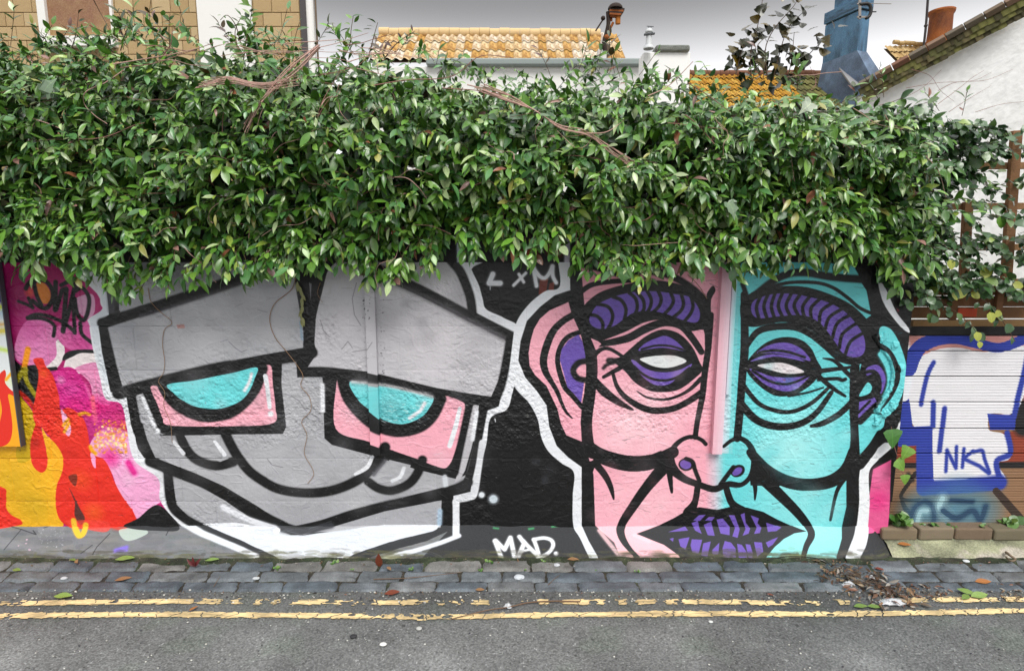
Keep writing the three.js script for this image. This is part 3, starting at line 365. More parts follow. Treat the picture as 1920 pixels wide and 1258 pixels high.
const wallTex = ctex(wallCanvas, true, false), plinthTex = ctex(plinthCanvas, true, false);
const uvWall = (x, y) => [(x - WALL.x0) / (WALL.x1 - WALL.x0), (y - WALL.y0) / (WALL.y1 - WALL.y0)];
const reliefW = rep(reliefWall, 1 / 1.3, 1 / 1.3, 1), M = {};
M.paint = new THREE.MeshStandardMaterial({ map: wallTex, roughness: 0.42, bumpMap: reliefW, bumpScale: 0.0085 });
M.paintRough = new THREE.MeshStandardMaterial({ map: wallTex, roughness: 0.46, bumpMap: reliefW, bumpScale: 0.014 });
M.paintWood = new THREE.MeshStandardMaterial({ map: wallTex, roughness: 0.6, bumpMap: rep(reliefWood, 8, 1, 1), bumpScale: 0.0008 });
M.plinth = new THREE.MeshStandardMaterial({ map: plinthTex, roughness: 0.75, bumpMap: rep(reliefWall, 1 / 0.7, 1 / 0.7, 1), bumpScale: 0.004 });
M.mortar = std('#4a4750', 0.9);

// ---------------------------------------------------------------- the painted block wall
const wallEnd = onZ(1692, 770).x, WTOP = 1.545;
const wall = thing('painted_wall', 'low block wall painted with two large graffiti heads under the climber', 'wall');
{
  const ys = [0.03, 0.273, 0.512, 0.753, 0.989, 1.2165, WTOP], a = onZ(180, 900).x, b = onZ(252, 650).x, shift = [0.22, a, a + 0.225, b + 0.228, b, b + 0.2], split = onZ(335, 700).x;
  for (let c = 0; c < 6; c++) {
    let x = shift[c]; while (x > -3.05) x -= 0.452;
    for (; x < wallEnd; x += 0.452) {
      const x0 = Math.max(x, -3.08), x1 = Math.min(x + 0.452, wallEnd), y0 = ys[c], y1 = ys[c + 1]; if (x1 - x0 < 0.03) continue;
      const clear = (x0 + x1) / 2 < split, bev = clear ? 0.0045 : 0.008, dep = clear ? 0.006 : 0.0018, dz = clear ? rr(-0.0012, 0.0006) : rr(-0.0003, 0.0003), nx = 14, ny = 7;
      const wob = rr(0, 50);
      const g = grid(nx, ny, (u, v) => {
        const e = (t, n) => { const k = Math.round(t * n); return k === 0 ? 0 : k === n ? 1 : k === 1 ? bev : k === n - 1 ? 1 - bev : t; };
        const L = x1 - x0, H = y1 - y0, iu = Math.round(u * nx), iv = Math.round(v * ny);
        const X = iu === 0 ? x0 : iu === nx ? x1 : iu === 1 ? x0 + bev : iu === nx - 1 ? x1 - bev : lerp(x0, x1, u), Y = iv === 0 ? y0 : iv === ny ? y1 : iv === 1 ? y0 + bev : iv === ny - 1 ? y1 - bev : lerp(y0, y1, v);
        const edge = iu === 0 || iu === nx || iv === 0 || iv === ny;
        const swell = (fbm(X * 3.1 + 20, Y * 3.7, 3) - 0.45) * 0.006 * (clear ? 0.3 : 1);
        return [X, Y, edge ? -dep : dz + swell * (iu > 1 && iv > 1 && iu < nx - 1 && iv < ny - 1 ? 1 : 0.6)];
      });
      setUV(g, uvWall); setUV(g, (X, Y) => [X, Y], 'uv1');
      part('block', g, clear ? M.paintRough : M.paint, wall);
    }
  }
  part('wall_core', setUV(setUV(box(-3.1, wallEnd - 0.004, 0, WTOP - 0.01, -0.2, -0.0065, 0.002), uvWall), (x, y) => [x, y], 'uv1'), M.paint, wall);
  // end of the wall: broken lumpy mortar edge
  const pts = [[1640, 628], [1652, 648], [1668, 668], [1676, 695], [1672, 722], [1660, 744], [1645, 762], [1652, 780], [1640, 798]].map(([x, y]) => onZ(x, y, 0.004));
  const g = tube(pts, 0.012, 10, 10), p = g.attributes.position; const base = p.clone();
  for (let i = 0; i < p.count; i++) { const x = base.getX(i), y = base.getY(i), z = base.getZ(i), n = fbm(x * 60 + 5, y * 60 + z * 90, 3) - 0.4, n2 = vnoise(x * 150, y * 150 + z * 200) - 0.5; p.setXYZ(i, x + n * 0.02, y + n2 * 0.012, Math.max(-0.004, (z - 0.002) * 0.8 + n * 0.016)); }
  g.computeVertexNormals(); setUV(g, uvWall); setUV(g, (x, y) => [x, y], 'uv1'); part('mortar_ridge', g, M.paintRough, wall, { label: 'lumpy turquoise mortar ridge along the ear' });
  for (const [x, y, r] of [[1655, 632, 0.02], [1678, 648, 0.017], [1690, 690, 0.016], [1676, 762, 0.02], [1663, 776, 0.018], [1648, 786, 0.016]]) {
    const q = onZ(x, y), s = new THREE.IcosahedronGeometry(r, 3), v = s.attributes.position;
    for (let i = 0; i < v.count; i++) { const k = 1 + (fbm(v.getX(i) * 90 + x, v.getY(i) * 90 + v.getZ(i) * 70, 3) - 0.45) * 1.3; v.setXYZ(i, v.getX(i) * k * 1.3 + q.x, v.getY(i) * k * 1.4 + q.y, v.getZ(i) * k * 0.55 + 0.001); }
    s.computeVertexNormals(); setUV(s, uvWall); setUV(s, (a, b) => [a, b], 'uv1'); part('mortar_lump', s, M.paintRough, wall);
  }
  // wooden battens nailed to the wall, painted over with it
  const lath = (a, b) => { const [c, g] = canvas(64, 512), q = g.createLinearGradient(0, 0, 64, 0); q.addColorStop(0, a); q.addColorStop(1, b); g.fillStyle = q; g.fillRect(0, 0, 64, 512); const d = g.createLinearGradient(0, 0, 0, 512); d.addColorStop(0, 'rgba(196,150,170,0.5)'); d.addColorStop(0.3, 'rgba(220,190,200,0)'); g.fillStyle = d; g.fillRect(0, 0, 64, 512); g.globalAlpha = 0.25; for (let k = 0; k < 90; k++) { g.fillStyle = pick(['#ffffff', '#8d7f8c', '#b79aa8']); g.fillRect(rr(0, 64), rr(0, 512), rr(0.5, 1.5), rr(2, 40)); } g.globalAlpha = 1; return ctex(c, true, false); };
  const batten = (px0, px1, pyT, pyB, z, label, own) => { const t0 = onZ(px0[0], pyT), t1 = onZ(px1[0], pyT), b0 = onZ(px0[1], pyB), b1 = onZ(px1[1], pyB); const x0 = (t0.x + b0.x) / 2, x1 = (t1.x + b1.x) / 2; const g2 = box(x0, x1, b0.y, t0.y, 0.0, z, 0.002); setUV(g2, uvWall); setUV(g2, (X, Y) => [X * 1, Y], 'uv1'); if (own) setUV(g2, (X, Y) => [clamp((X - x0) / (x1 - x0), 0, 1), clamp((Y - b0.y) / (t0.y - b0.y), 0, 1)]); part('batten', g2, own ? new THREE.MeshStandardMaterial({ map: own, roughness: 0.55, bumpMap: rep(reliefWood, 8, 1, 1), bumpScale: 0.0008 }) : M.paintWood, wall, { label }); };
  batten([691, 690], [710, 708], 506, 850, 0.03, 'painted batten across the grey head and its right eye');
  batten([1349, 1333], [1368, 1352], 497, 848, 0.034, 'pink painted batten down the nose', lath('#eab0be', '#e4cdd9'));
  batten([1370.5, 1360], [1380, 1369], 497, 738, 0.024, 'short pale batten beside the pink one', lath('#d6d4e0', '#9adfe3'));
}
{ // plinth: a sloping concrete haunch against the foot of the wall
  const x0 = -3.1, x1 = onZ(1660, 990).x, g = grid(150, 6, (u, v) => {
    const x = lerp(x0, x1 + 0.03, u), endT = sstep(x, x1 - 0.1, x1 + 0.03), w = (fbm(x * 3, 4, 3) - 0.45) * 0.035, t = v; // v=0 foot
    const y = lerp(-0.012, PL.y * (1 - endT * 0.65) + (fbm(x * 7, 9, 4) - 0.45) * 0.02, t), z = lerp(PL.z + w + (fbm(x * 22, 1, 3) - 0.45) * 0.018, -0.001, t) * (1 - endT * 0.2) + Math.sin(t * Math.PI) * 0.004 + 0.001;
    return [x, y, z + (fbm(x * 12, t * 3, 2) - 0.4) * 0.004];
  }, (x, y) => [(x - WALL.x0) / (WALL.x1 - WALL.x0), clamp(y / PL.y, 0, 1)]);
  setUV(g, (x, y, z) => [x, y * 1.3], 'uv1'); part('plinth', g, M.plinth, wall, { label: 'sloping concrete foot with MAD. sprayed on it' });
}
// painted board fixed to the left of the wall
{
  const [bc, bx] = canvas(256, 1024), z = 0.035, A = onZ(-120, 470, z), Bq = onZ(40, 845, z), x0 = A.x, x1 = (onZ(12, 640, z).x + onZ(35, 830, z).x) / 2, y0 = onZ(20, 838, z).y, y1 = onZ(0, 480, z).y;
  const T = painter(bx, (px, py) => { const p = onZ(px, py, z); return [(p.x - x0) / (x1 - x0) * 256, (y1 - p.y) / (y1 - y0) * 1024]; });
  bx.fillStyle = '#dfe5e6'; bx.fillRect(0, 0, 256, 1024);
  T.FS('#3f2a78', [-130, 470, 20, 470, 10, 550, -20, 570, -130, 560], 12); T.fog('#8fb6d8', 5, 585, 20, 0.6); T.L('#c8d84a', 7, [-80, 600, -20, 580, 20, 572], 6, false, 0.8); T.L('#d8c64a', 8, [-90, 640, -10, 622, 25, 620], 6, false, 0.8); T.L('#e0a44a', 5, [-60, 610, 5, 608, 20, 600], 6, false, 0.5); T.L('#c5de6a', 6, [-70, 690, -20, 655, 30, 662], 5, false, 0.8); T.fog('#d8e6a8', 18, 715, 20, 0.6);
  T.FC('#f6a916', [-140, 740, -40, 760, 4, 740, 18, 735, 40, 770, 50, 860, -140, 860]); T.FC('#e22c1c', [-20, 760, -8, 712, 6, 694, 10, 702, 8, 716, 16, 728, 30, 740, 36, 752, 26, 744, 14, 740, 18, 765, 22, 800, 18, 825, 6, 836, -10, 834, -4, 800, 2, 770, -4, 745, -12, 790, -60, 850]); T.L('#f6a916', 4, [10, 712, 20, 700], 2); T.FC('#e22c1c', [-140, 800, -60, 820, -20, 860, -140, 880]);
  const bt = ctex(bc, true, false), g = box(x0, x1, y0, y1, 0.012, z, 0.003); setUV(g, (x, y) => [(x - x0) / (x1 - x0), (y - y0) / (y1 - y0)]); setUV(g, (x, y) => [x * 2, y * 2], 'uv1');
  const bd = thing('painted_board', 'flat painted board with red and yellow flames fixed at the wall end', 'board');
  part('board_panel', g, new THREE.MeshStandardMaterial({ map: bt, roughness: 0.55, bumpMap: rep(reliefGrain, 1, 1, 1), bumpScale: 0.0006 }), bd);
  part('edge_trim', box(x1, x1 + 0.006, y0, y1, 0.008, z + 0.002, 0.002), std('#4b4f56', 0.5), bd, { label: 'thin dark edge trim' });
}
// dark boarding on top of the wall behind the leaves
{
  const [bc, bx] = canvas(1024, 64); bx.fillStyle = '#1c1b1d'; bx.fillRect(0, 0, 1024, 64);
  const x0 = -3.1, x1 = wallEnd + 0.02, y0 = WTOP, y1 = 1.83, T = painter(bx, (px, py) => { const p = onZ(px, py, -0.02); return [(p.x - x0) / (x1 - x0) * 1024, (y1 - p.y) / (y1 - y0) * 64]; });
  T.fog('#d4571c', 990, 480, 26, 0.9); T.fog('#c24a1c', 1040, 470, 22, 0.8); T.F('#dba320', [1125, 482, 1190, 480, 1190, 494, 1125, 494]); T.F('#b98a3a', [1190, 470, 1230, 470, 1230, 494, 1190, 494]); T.FC('#d9581a', [1625, 470, 1660, 480, 1650, 492, 1630, 495]); T.FC('#d9581a', [1670, 485, 1690, 480, 1694, 494, 1672, 496]); T.L(LB, 11, [862, 440, 864, 492]); T.L('#c9c4d2', 9, [1064, 440, 1062, 492]);
  const f = thing('timber_fascia', 'black painted timber board along the wall top under the leaves', 'board'), mt = new THREE.MeshStandardMaterial({ map: ctex(bc, true, false), roughness: 0.7, bumpMap: rep(reliefWood, 1, 3, 1), bumpScale: 0.002 });
  for (let k = 0; k < 2; k++) { const g = box(k ? -0.2 : x0, k ? x1 : -0.203, y0 - 0.004, y1, -0.05, 0.006, 0.004); setUV(g, (x, y) => [(x - x0) / (x1 - x0), (y - y0) / (y1 - y0)]); setUV(g, (x, y) => [x, y], 'uv1'); part('board', g, mt, f); }
}
// ---------------------------------------------------------------- ground, road, yellow lines, setts
const zK = onY(960, 1051).z, zS = onY(960, 1110).z, rowZ = [onY(960, 1051).z, onY(960, 1071).z, onY(960, 1090.5).z, onY(960, 1109.5).z];
{
  const asphalt = dtexRGB(1024, (u, v) => { const a = fbm(u * 6, v * 6, 4, 6, 6), f = vnoise(u * 300, v * 300, 300, 300), s = vnoise(u * 190 + 3, v * 190, 190, 190), m = fbm(u * 9 + 4, v * 9, 3, 9, 9); let c = 0.405 + (a - 0.45) * 0.2 + (f - 0.5) * 0.15 + (s > 0.92 ? 0.16 : 0) - (s < 0.1 ? 0.1 : 0); const moss = sstep(m, 0.42, 0.7) * 0.014; return [c * 1.03, c * 1.045 + moss, c * 1.04 - moss * 0.4]; });
  const rel = dtex(1024, (u, v) => vnoise(u * 256, v * 256, 256, 256) * 0.6 + vnoise(u * 128, v * 128, 128, 128) * 0.5);
  M.road = new THREE.MeshStandardMaterial({ vertexColors: true, map: rep(asphalt, 1 / 1.7, 1 / 1.7), roughness: 0.9, bumpMap: rep(rel, 1 / 1.1, 1 / 1.1), bumpScale: 0.004 });
  struct('ground', setUV(grid(2, 2, (u, v) => [lerp(-150, 150, u), -0.05, lerp(150, -150, v)]), (x, y, z) => [x, z]), std('#5c584c', 0.95));
  const stained = (g) => { const p = g.attributes.position, c = new Float32Array(p.count * 3); for (let i = 0; i < p.count; i++) { const x = p.getX(i), z = p.getZ(i), n = fbm(x * 2.5, z * 5, 3) - 0.45, k = lerp(0.62, 1, sstep(z + n * 0.16, zS + 0.02, zS + 0.3)) * (1 + (fbm(x * 0.9 + 4, z * 1.6, 3) - 0.45) * 0.55 + (fbm(x * 5 + 9, z * 7, 3) - 0.45) * 0.35); c.fill(k, i * 3, i * 3 + 3); } g.setAttribute('color', new THREE.BufferAttribute(c, 3)); return g; };   // old dirt along the gutter
  struct('road', stained(grid(160, 70, (u, v) => { const x = lerp(-5, 5, u), z = lerp(12, zS - 0.004, Math.pow(v, 0.35)); return [x, (fbm(x * 2, z * 2, 2) - 0.4) * 0.008 * (z < 3 ? 1 : 0) - 0.002, z]; }, (x, y, z) => [x, z])), M.road);
  for (const s of [-1, 1]) struct('road', stained(grid(1, 1, (u, v) => [s < 0 ? lerp(-80, -5, u) : lerp(5, 80, u), -0.002, lerp(12, zS - 0.004, v)], (x, y, z) => [x, z])), M.road);
  const soil = dtexRGB(512, (u, v) => { const a = fbm(u * 20, v * 20, 4, 20, 20), f = vnoise(u * 120, v * 120, 120, 120); const m = sstep(fbm(u * 5 + 2, v * 5, 3, 5, 5), 0.48, 0.62); return [0.2 + (a - 0.4) * 0.25 + (f > 0.9 ? 0.25 : 0), 0.185 + (a - 0.4) * 0.25 + m * 0.05 + (f > 0.9 ? 0.22 : 0), 0.16 + (a - 0.4) * 0.2 + (f > 0.9 ? 0.2 : 0)]; });
  M.soil = new THREE.MeshStandardMaterial({ map: rep(soil, 1 / 0.6, 1 / 0.6), roughness: 1, bumpMap: rep(reliefGrain, 1 / 0.3, 1 / 0.3), bumpScale: 0.006 });
  struct('gutter_bed', grid(220, 10, (u, v) => { const x = lerp(-3.3, 3.3, u), z = lerp(zS + 0.01, 0.06, v); return [x, -0.0065 + (fbm(x * 14, z * 14, 3) - 0.45) * 0.014 + (z < rowZ[0] + 0.02 ? 0.012 : 0), z]; }, (x, y, z) => [x, z]), M.soil);
}
{ // double yellow lines, worn and cracked
  const line = (name, label, pts, w, seed, gaps) => {
    const [c, g] = canvas(2048, 48); g.fillStyle = '#fff'; g.fillRect(0, 4, 2048, 40); g.globalCompositeOperation = 'source-over';
    const X = (px) => (onY(px, pts[1], 0).x + 3) / 6 * 2048; g.fillStyle = '#000';
    for (let k = 0; k < 1500; k++) { const x = rr(0, 2048), e = rnd() < 0.5 ? rr(0, 9) : rr(39, 48); g.beginPath(); g.ellipse(x, e, rr(2, 9), rr(1, 4), 0, 0, 7); g.fill(); }
    for (const [a, b, k] of gaps) { const x0 = X(a), x1 = X(b); for (let n = 0; n < (x1 - x0) * k * 1.7; n++) { g.beginPath(); g.ellipse(rr(x0, x1), rr(0, 48), rr(2, 8), rr(2, 9), 0, 0, 7); g.fill(); } }
    g.strokeStyle = '#000'; for (let x = 0; x < 2048; x += rr(14, 40)) { g.lineWidth = rr(0.8, 2.4); g.beginPath(); let xx = x; g.moveTo(xx, 0); for (let y = 6; y <= 48; y += 6) { xx += rr(-7, 4); g.lineTo(xx, y); } g.stroke(); if (rnd() < 0.5) { g.lineWidth = rr(0.6, 1.4); g.beginPath(); g.moveTo(x, rr(14, 34)); g.lineTo(x + rr(20, 60), rr(14, 34)); g.stroke(); } }
    const curve = new THREE.CatmullRomCurve3(Array.from({ length: pts.length / 2 }, (_, i) => onY(pts[i * 2], pts[i * 2 + 1], 0)));
    const al = ctex(c, false, false), geo = grid(240, 1, (u, v) => { const q = curve.getPoint(u); return [q.x, (fbm(q.x * 2, q.z * 2, 2) - 0.4) * 0.008 + 0.0035, q.z + (0.5 - v) * w]; }, (x, y, z, u, v) => [(x + 3) / 6, v]);
    const col = dtexRGB(256, (u, v) => { const a = fbm(u * 10, v * 10, 4, 10, 10), f = vnoise(u * 90, v * 90, 90, 90); const k = 0.8 + (a - 0.45) * 0.5 + (f - 0.5) * 0.12; return [1.04 * k, 0.92 * k, 0.68 * k]; });
    solo(name, geo, new THREE.MeshStandardMaterial({ map: rep(col, 6, 0.2), alphaMap: al, transparent: true, alphaTest: 0.5, roughness: 0.8 }), label, 'road marking');
  };
  line('yellow_line', 'broken yellow line on the road nearer the stone setts', [-80, 1135, 0, 1133, 200, 1130, 350, 1128, 640, 1130, 800, 1131, 1280, 1130, 1550, 1132, 1730, 1127, 1920, 1125, 2010, 1124], 0.056, 3, [[-60, 35, 0.35], [205, 210, 1], [358, 364, 1], [412, 428, 1.2], [446, 470, 1.2], [490, 506, 1], [524, 550, 1.2], [612, 622, 1], [640, 696, 0.5], [780, 886, 0.55], [922, 1008, 1.3], [1030, 1052, 1.2], [1110, 1116, 1], [1140, 1156, 1.2], [1180, 1194, 1.1], [1235, 1249, 1.1], [1274, 1281, 1], [1396, 1404, 1], [1460, 1525, 0.4], [1540, 1572, 1.2], [1598, 1696, 1.3], [1754, 1760, 1], [1888, 1896, 1]]);
  line('yellow_line', 'solid yellow line on the road further from the stone setts', [-80, 1157, 0, 1156, 300, 1153, 640, 1155, 800, 1158, 1000, 1155, 1280, 1152, 1500, 1153, 1730, 1151, 1920, 1146, 2010, 1143], 0.056, 9, [[10, 18, 1], [640, 860, 0.12], [1560, 1574, 0.3]]);
}
// granite setts laid in three rows
const gutter = thing('stone_gutter', 'three rows of worn blue grey stone setts between wall and road', 'gutter');
{
  const stone = dtexRGB(512, (u, v) => { const a = fbm(u * 8, v * 8, 4, 8, 8), f = vnoise(u * 160, v * 160, 160, 160), s = sstep(fbm(u * 4 + 9, v * 4, 3, 4, 4), 0.55, 0.7); const c = 0.78 + (a - 0.45) * 0.45 + (f - 0.5) * 0.16 - s * 0.12; return [c, c, c]; });
  const tones = ['#78828a', '#868e94', '#6e7982', '#8e9294', '#7f868b'].map((c) => new THREE.MeshStandardMaterial({ color: srgb(c), map: rep(stone, 1 / 0.5, 1 / 0.5), roughness: 0.62, bumpMap: rep(reliefGrain, 1 / 0.35, 1 / 0.35), bumpScale: 0.004 }));
  const wet = new THREE.MeshStandardMaterial({ color: srgb('#949390'), map: rep(stone, 2, 2), roughness: 0.85, bumpMap: rep(reliefGrain, 3, 3), bumpScale: 0.003 });
  for (let r = 0; r < 3; r++) {
    let x = -3.1 + r * 0.13;
    while (x < 3.1) {
      const L = rr(0.2, 0.3), z0 = rowZ[r] + 0.001, z1 = rowZ[r + 1] - 0.001, x0 = x + 0.0012, x1 = x + L - 0.0012, rot = rr(-0.02, 0.02), top = rr(-0.003, 0.005) - (r === 0 ? 0.001 : 0), dx = [rr(-0.005, 0.004), rr(-0.005, 0.004), rr(-0.005, 0.004), rr(-0.005, 0.004)], slant = x > 0.9 ? 0.018 : x < -1.2 ? -0.02 : 0;
      const nx = 16, nz = 8, s = rr(0, 90), cx = (x0 + x1) / 2, cz = (z0 + z1) / 2;
      const g = grid(nx, nz, (u, v) => {
        const a = u * 2 - 1, b = v * 2 - 1, k = 1 - 0.5 * Math.pow(Math.abs(a), 9) - 0.5 * Math.pow(Math.abs(b), 5);
        const c = 1 - 0.022 * Math.pow(a * b, 6); // eased corners
        const hx = (x1 - x0) / 2 * c, hz = (z1 - z0) / 2 * c, nse = (fbm(a * 2 + s, b * 1.5 + s, 3) - 0.45);
        const px = cx + a * hx + (b > 0 ? dx[0] : dx[1]) * (a > 0 ? 1 : 0.6) + b * slant * 0.5 + (vnoise(b * 3 + s, a * 4) - 0.5) * 0.006, pz = cz - b * hz + a * rot * 0.1 + (vnoise(a * 5 + s, b) - 0.5) * 0.01;
        const edge = Math.max(Math.pow(Math.abs(a), 40), Math.pow(Math.abs(b), 18));
        return [px, top + 0.003 + nse * 0.012 - edge * 0.013, pz];
      }, (X, Y, Z) => [X + s, Z + s * 0.7]);
      part('sett', g, r === 0 && x < 0.9 && x > -2.2 ? (rnd() < 0.55 ? wet : pick(tones)) : pick(tones), gutter); x += L;
    }
  }
}
// brick edging and mossy concrete ramp under the fence at the right
{
  const e = thing('brick_edging', 'row of mossy brown bricks under the ribbed fence', 'edging'), x0 = onZ(1652, 1000, 0.01).x, bm = ['#9c8a70', '#917c66', '#a09078', '#8a8068'].map((c) => new THREE.MeshStandardMaterial({ color: srgb(c), roughness: 0.9, bumpMap: rep(reliefGrain, 4, 4), bumpScale: 0.004 }));
  let x = x0; while (x < 3.0) { const L = rr(0.19, 0.22), g = new RoundedBoxGeometry(L - 0.008, 0.066, 0.105, 3, 0.012), p = g.attributes.position, s = rr(0, 40); for (let i = 0; i < p.count; i++) { const k = (fbm(p.getX(i) * 30 + s, p.getY(i) * 40 + p.getZ(i) * 30, 3) - 0.45) * 0.01; p.setXYZ(i, p.getX(i), p.getY(i) + k, p.getZ(i) + k); } g.computeVertexNormals(); g.rotateY(rr(-0.03, 0.03)); g.translate(x + L / 2, 0.092 + rr(-0.003, 0.003), -0.03); part('brick', g, pick(bm), e); x += L; }
  const moss = dtexRGB(512, (u, v) => { const a = fbm(u * 7, v * 7, 4, 7, 7), f = vnoise(u * 140, v * 140, 140, 140), m = sstep(fbm(u * 5 + 3, v * 5 + 1, 4, 5, 5), 0.42, 0.6); const c = 0.6 + (a - 0.45) * 0.4 + (f - 0.5) * 0.16; return [c * lerp(1.02, 0.9, m), c * lerp(0.98, 0.91, m), c * lerp(0.9, 0.74, m)]; });
  M.ramp = new THREE.MeshStandardMaterial({ map: rep(moss, 1 / 0.8, 1 / 0.8), roughness: 0.95, bumpMap: rep(reliefWall, 1 / 0.5, 1 / 0.5), bumpScale: 0.006 });
  const g = grid(80, 8, (u, v) => { const X = lerp(x0 + 0.02, 3.2, u), t = v, w = (fbm(X * 5, 2, 3) - 0.45) * 0.05; return [X, lerp(-0.012, 0.068, t) + Math.sin(t * 3.14) * 0.014 + (fbm(X * 9, t * 3, 3) - 0.45) * 0.022, lerp(0.125 + w, -0.01, t)]; }, (X, Y, Z) => [X, Z * 1.3 - Y * 0.4]);
  struct('pavement', g, M.ramp);
}
// ---------------------------------------------------------------- ribbed board fence at the right, rails and trellis above it
const FZ = -0.05, FX0 = onZ(1664, 800, FZ).x, FX1 = 3.4;
{
  const y1 = onZ(1800, 629, FZ).y, y0 = onZ(1800, 986, FZ).y, [fc, fx] = canvas(1400, 1024), x1c = FX0 + 1.3;
  const T = painter(fx, (px, py) => { const p = onZ(px, py, FZ); return [(p.x - FX0) / 1.3 * 1400, (y1 - p.y) / (y1 - y0) * 1024]; });
  fx.fillStyle = '#8d6b4e'; fx.fillRect(0, 0, 1400, 1024);
  const BL = '#2a3c9c', { F, FC, FS, L, LS, B, fog, specks } = T;
  F('#c48a84', [1600, 560, 2200, 560, 2200, 700, 1600, 720]); F('#8c3a24', [1660, 834, 1990, 800, 1990, 872, 1660, 872]); F('#1b1718', [1660, 868, 2000, 866, 2000, 878, 1660, 878]); F('#c48a84', [1880, 640, 2200, 640, 2200, 770, 1880, 800]); F('#c8c4c6', [1690, 760, 1690, 690, 1712, 690, 1712, 770]);
  FS('#1b1718', [1895, 765, 1912, 752, 1940, 760, 1940, 808, 1910, 812], 6); fog('#3a2d22', 1690, 950, 40, 0.5);
  B('#251e1a', [1718, 888, 1705, 905, 1690, 930, 1702, 938, 1725, 936], [9, 8, 7, 6, 4]); B('#251e1a', [1690, 932, 1700, 955, 1718, 975], [6, 9, 12]); L('#251e1a', 6, [1704, 890, 1712, 900], 3);
  FC('#e1dfe2', [1702, 748, 1700, 690, 1722, 672, 1760, 655, 1800, 652, 1850, 660, 1930, 650, 1935, 700, 1905, 772, 1860, 776, 1856, 806, 1886, 816, 1896, 858, 1872, 870, 1880, 905, 1745, 912, 1738, 830, 1748, 800, 1715, 800]);
  LS('#e1dfe2', 26, [1672, 690, 1702, 688, 1704, 740, 1684, 770], 4); L(WH, 14, [1694, 640, 1706, 680, 1698, 740, 1676, 775], 5);
  B(BL, [1706, 690, 1714, 668, 1730, 648, 1760, 637, 1795, 635, 1830, 643, 1870, 652, 1900, 645, 1940, 626], [30, 30, 26, 20, 18, 17, 16, 18, 20]);
  F(BL, [1686, 760, 1706, 748, 1712, 800, 1750, 798, 1750, 840, 1752, 905, 1720, 915, 1722, 835, 1686, 838]); F(BL, [1684, 790, 1716, 800, 1716, 836, 1684, 836]); L(BL, 26, [1733, 830, 1733, 915], 2); L(BL, 24, [1735, 915, 1800, 912, 1876, 905], 4); F(BL, [1852, 776, 1906, 778, 1904, 806, 1858, 806]); L(BL, 9, [1902, 782, 1912, 740, 1922, 700, 1930, 660], 2); L(BL, 9, [1890, 812, 1896, 850, 1870, 866, 1880, 908], 2);
  L(BL, 7, [1752, 680, 1740, 705, 1728, 758], 2); LS(BL, 8, [1751, 755, 1750, 800], 2); LS(BL, 8, [1772, 766, 1763, 846], 2);
  LS(BL, 5, [1775, 884, 1777, 844, 1794, 878, 1795, 838], 2); LS(BL, 5, [1809, 842, 1806, 876], 2); LS(BL, 5, [1826, 846, 1808, 860, 1838, 874, 1856, 888], 2); L(BL, 5, [1828, 848, 1843, 845, 1848, 862, 1857, 886], 2);
  fog('#4d829c', 1730, 960, 55, 0.9); fog('#4d829c', 1790, 955, 70, 0.9); fog('#4d829c', 1840, 960, 55, 0.85); L('#2c4c66', 8, [1706, 984, 1715, 955, 1735, 940, 1752, 955, 1752, 984], 6, false, 0.9); L('#a9ccd2', 10, [1768, 935, 1764, 952, 1780, 968], 8, false, 0.8); LS('#21405c', 7, [1785, 938, 1825, 941], 4, 0.9); L('#21405c', 9, [1770, 958, 1795, 972, 1825, 958, 1840, 975, 1850, 950], 5, false, 0.85); L('#a9ccd2', 8, [1722, 978, 1728, 960, 1740, 958], 6, false, 0.7); B('#3a2a22', [1868, 920, 1895, 950, 1925, 985], [12, 14, 16]);
  specks('#7d7a80', 1700, 660, 1900, 900, 120, 0.6, 2, 0.4); specks('#b0655c', 1700, 660, 1900, 900, 40, 0.8, 2.4, 0.4); T.scratches('#8b8990', 1700, 650, 1920, 900, 140, 30, 0.4);
  const tex = ctex(fc, true, false), mt = new THREE.MeshStandardMaterial({ map: tex, roughness: 0.7, bumpMap: rep(reliefWood, 1, 4, 1), bumpScale: 0.0012 });
  const fence = thing('ribbed_fence', 'fence of ribbed horizontal boards with a blue and white graffiti letter', 'fence'), js = [629, 658, 706, 754, 803, 850, 897, 941, 986].map((p) => onZ(1800, p, FZ).y);
  for (let k = 0; k < 8; k++) {
    const a = js[k + 1] + 0.0022, b = js[k] - 0.0022, N = 9, prof = [[-0.02, a]]; for (let r = 0; r < N; r++) { const s = a + (b - a) * r / N, w = (b - a) / N; prof.push([FZ - 0.0035, s + w * 0.06], [FZ, s + w * 0.2], [FZ, s + w * 0.8], [FZ - 0.0035, s + w * 0.94]); } prof[0] = [FZ - 0.018, a]; prof.push([FZ - 0.018, b]);
    const dz = rr(-0.002, 0.002); const g = grid(12, prof.length - 1, (u, v) => { const q = prof[Math.round(v * (prof.length - 1))]; return [lerp(FX0, FX1, u), q[1], q[0] + dz]; }).toNonIndexed(); g.computeVertexNormals();
    setUV(g, (x, y) => [(x - FX0) / 1.3, (y - y0) / (y1 - y0)]); setUV(g, (x, y) => [x, y], 'uv1'); part('board', g, mt, fence);
  }
  const dark = std('#151314', 0.85), post = std('#1d1b1c', 0.8), ty = onZ(1800, 629, FZ).y;
  part('top_rail', box(FX0 - 0.02, FX1, ty + 0.002, ty + 0.045, FZ - 0.03, FZ + 0.006, 0.004), dark, fence, { label: 'black rail along the top' });
  part('backing', box(FX0 - 0.03, FX1, 0.14, ty, FZ - 0.07, FZ - 0.03, 0.004), dark, fence);
  part('post', box(wallEnd + 0.004, FX0 + 0.015, 0.12, ty + 0.2, FZ - 0.06, FZ + 0.02, 0.004), post, fence, { label: 'black corner post at the wall end' });
}
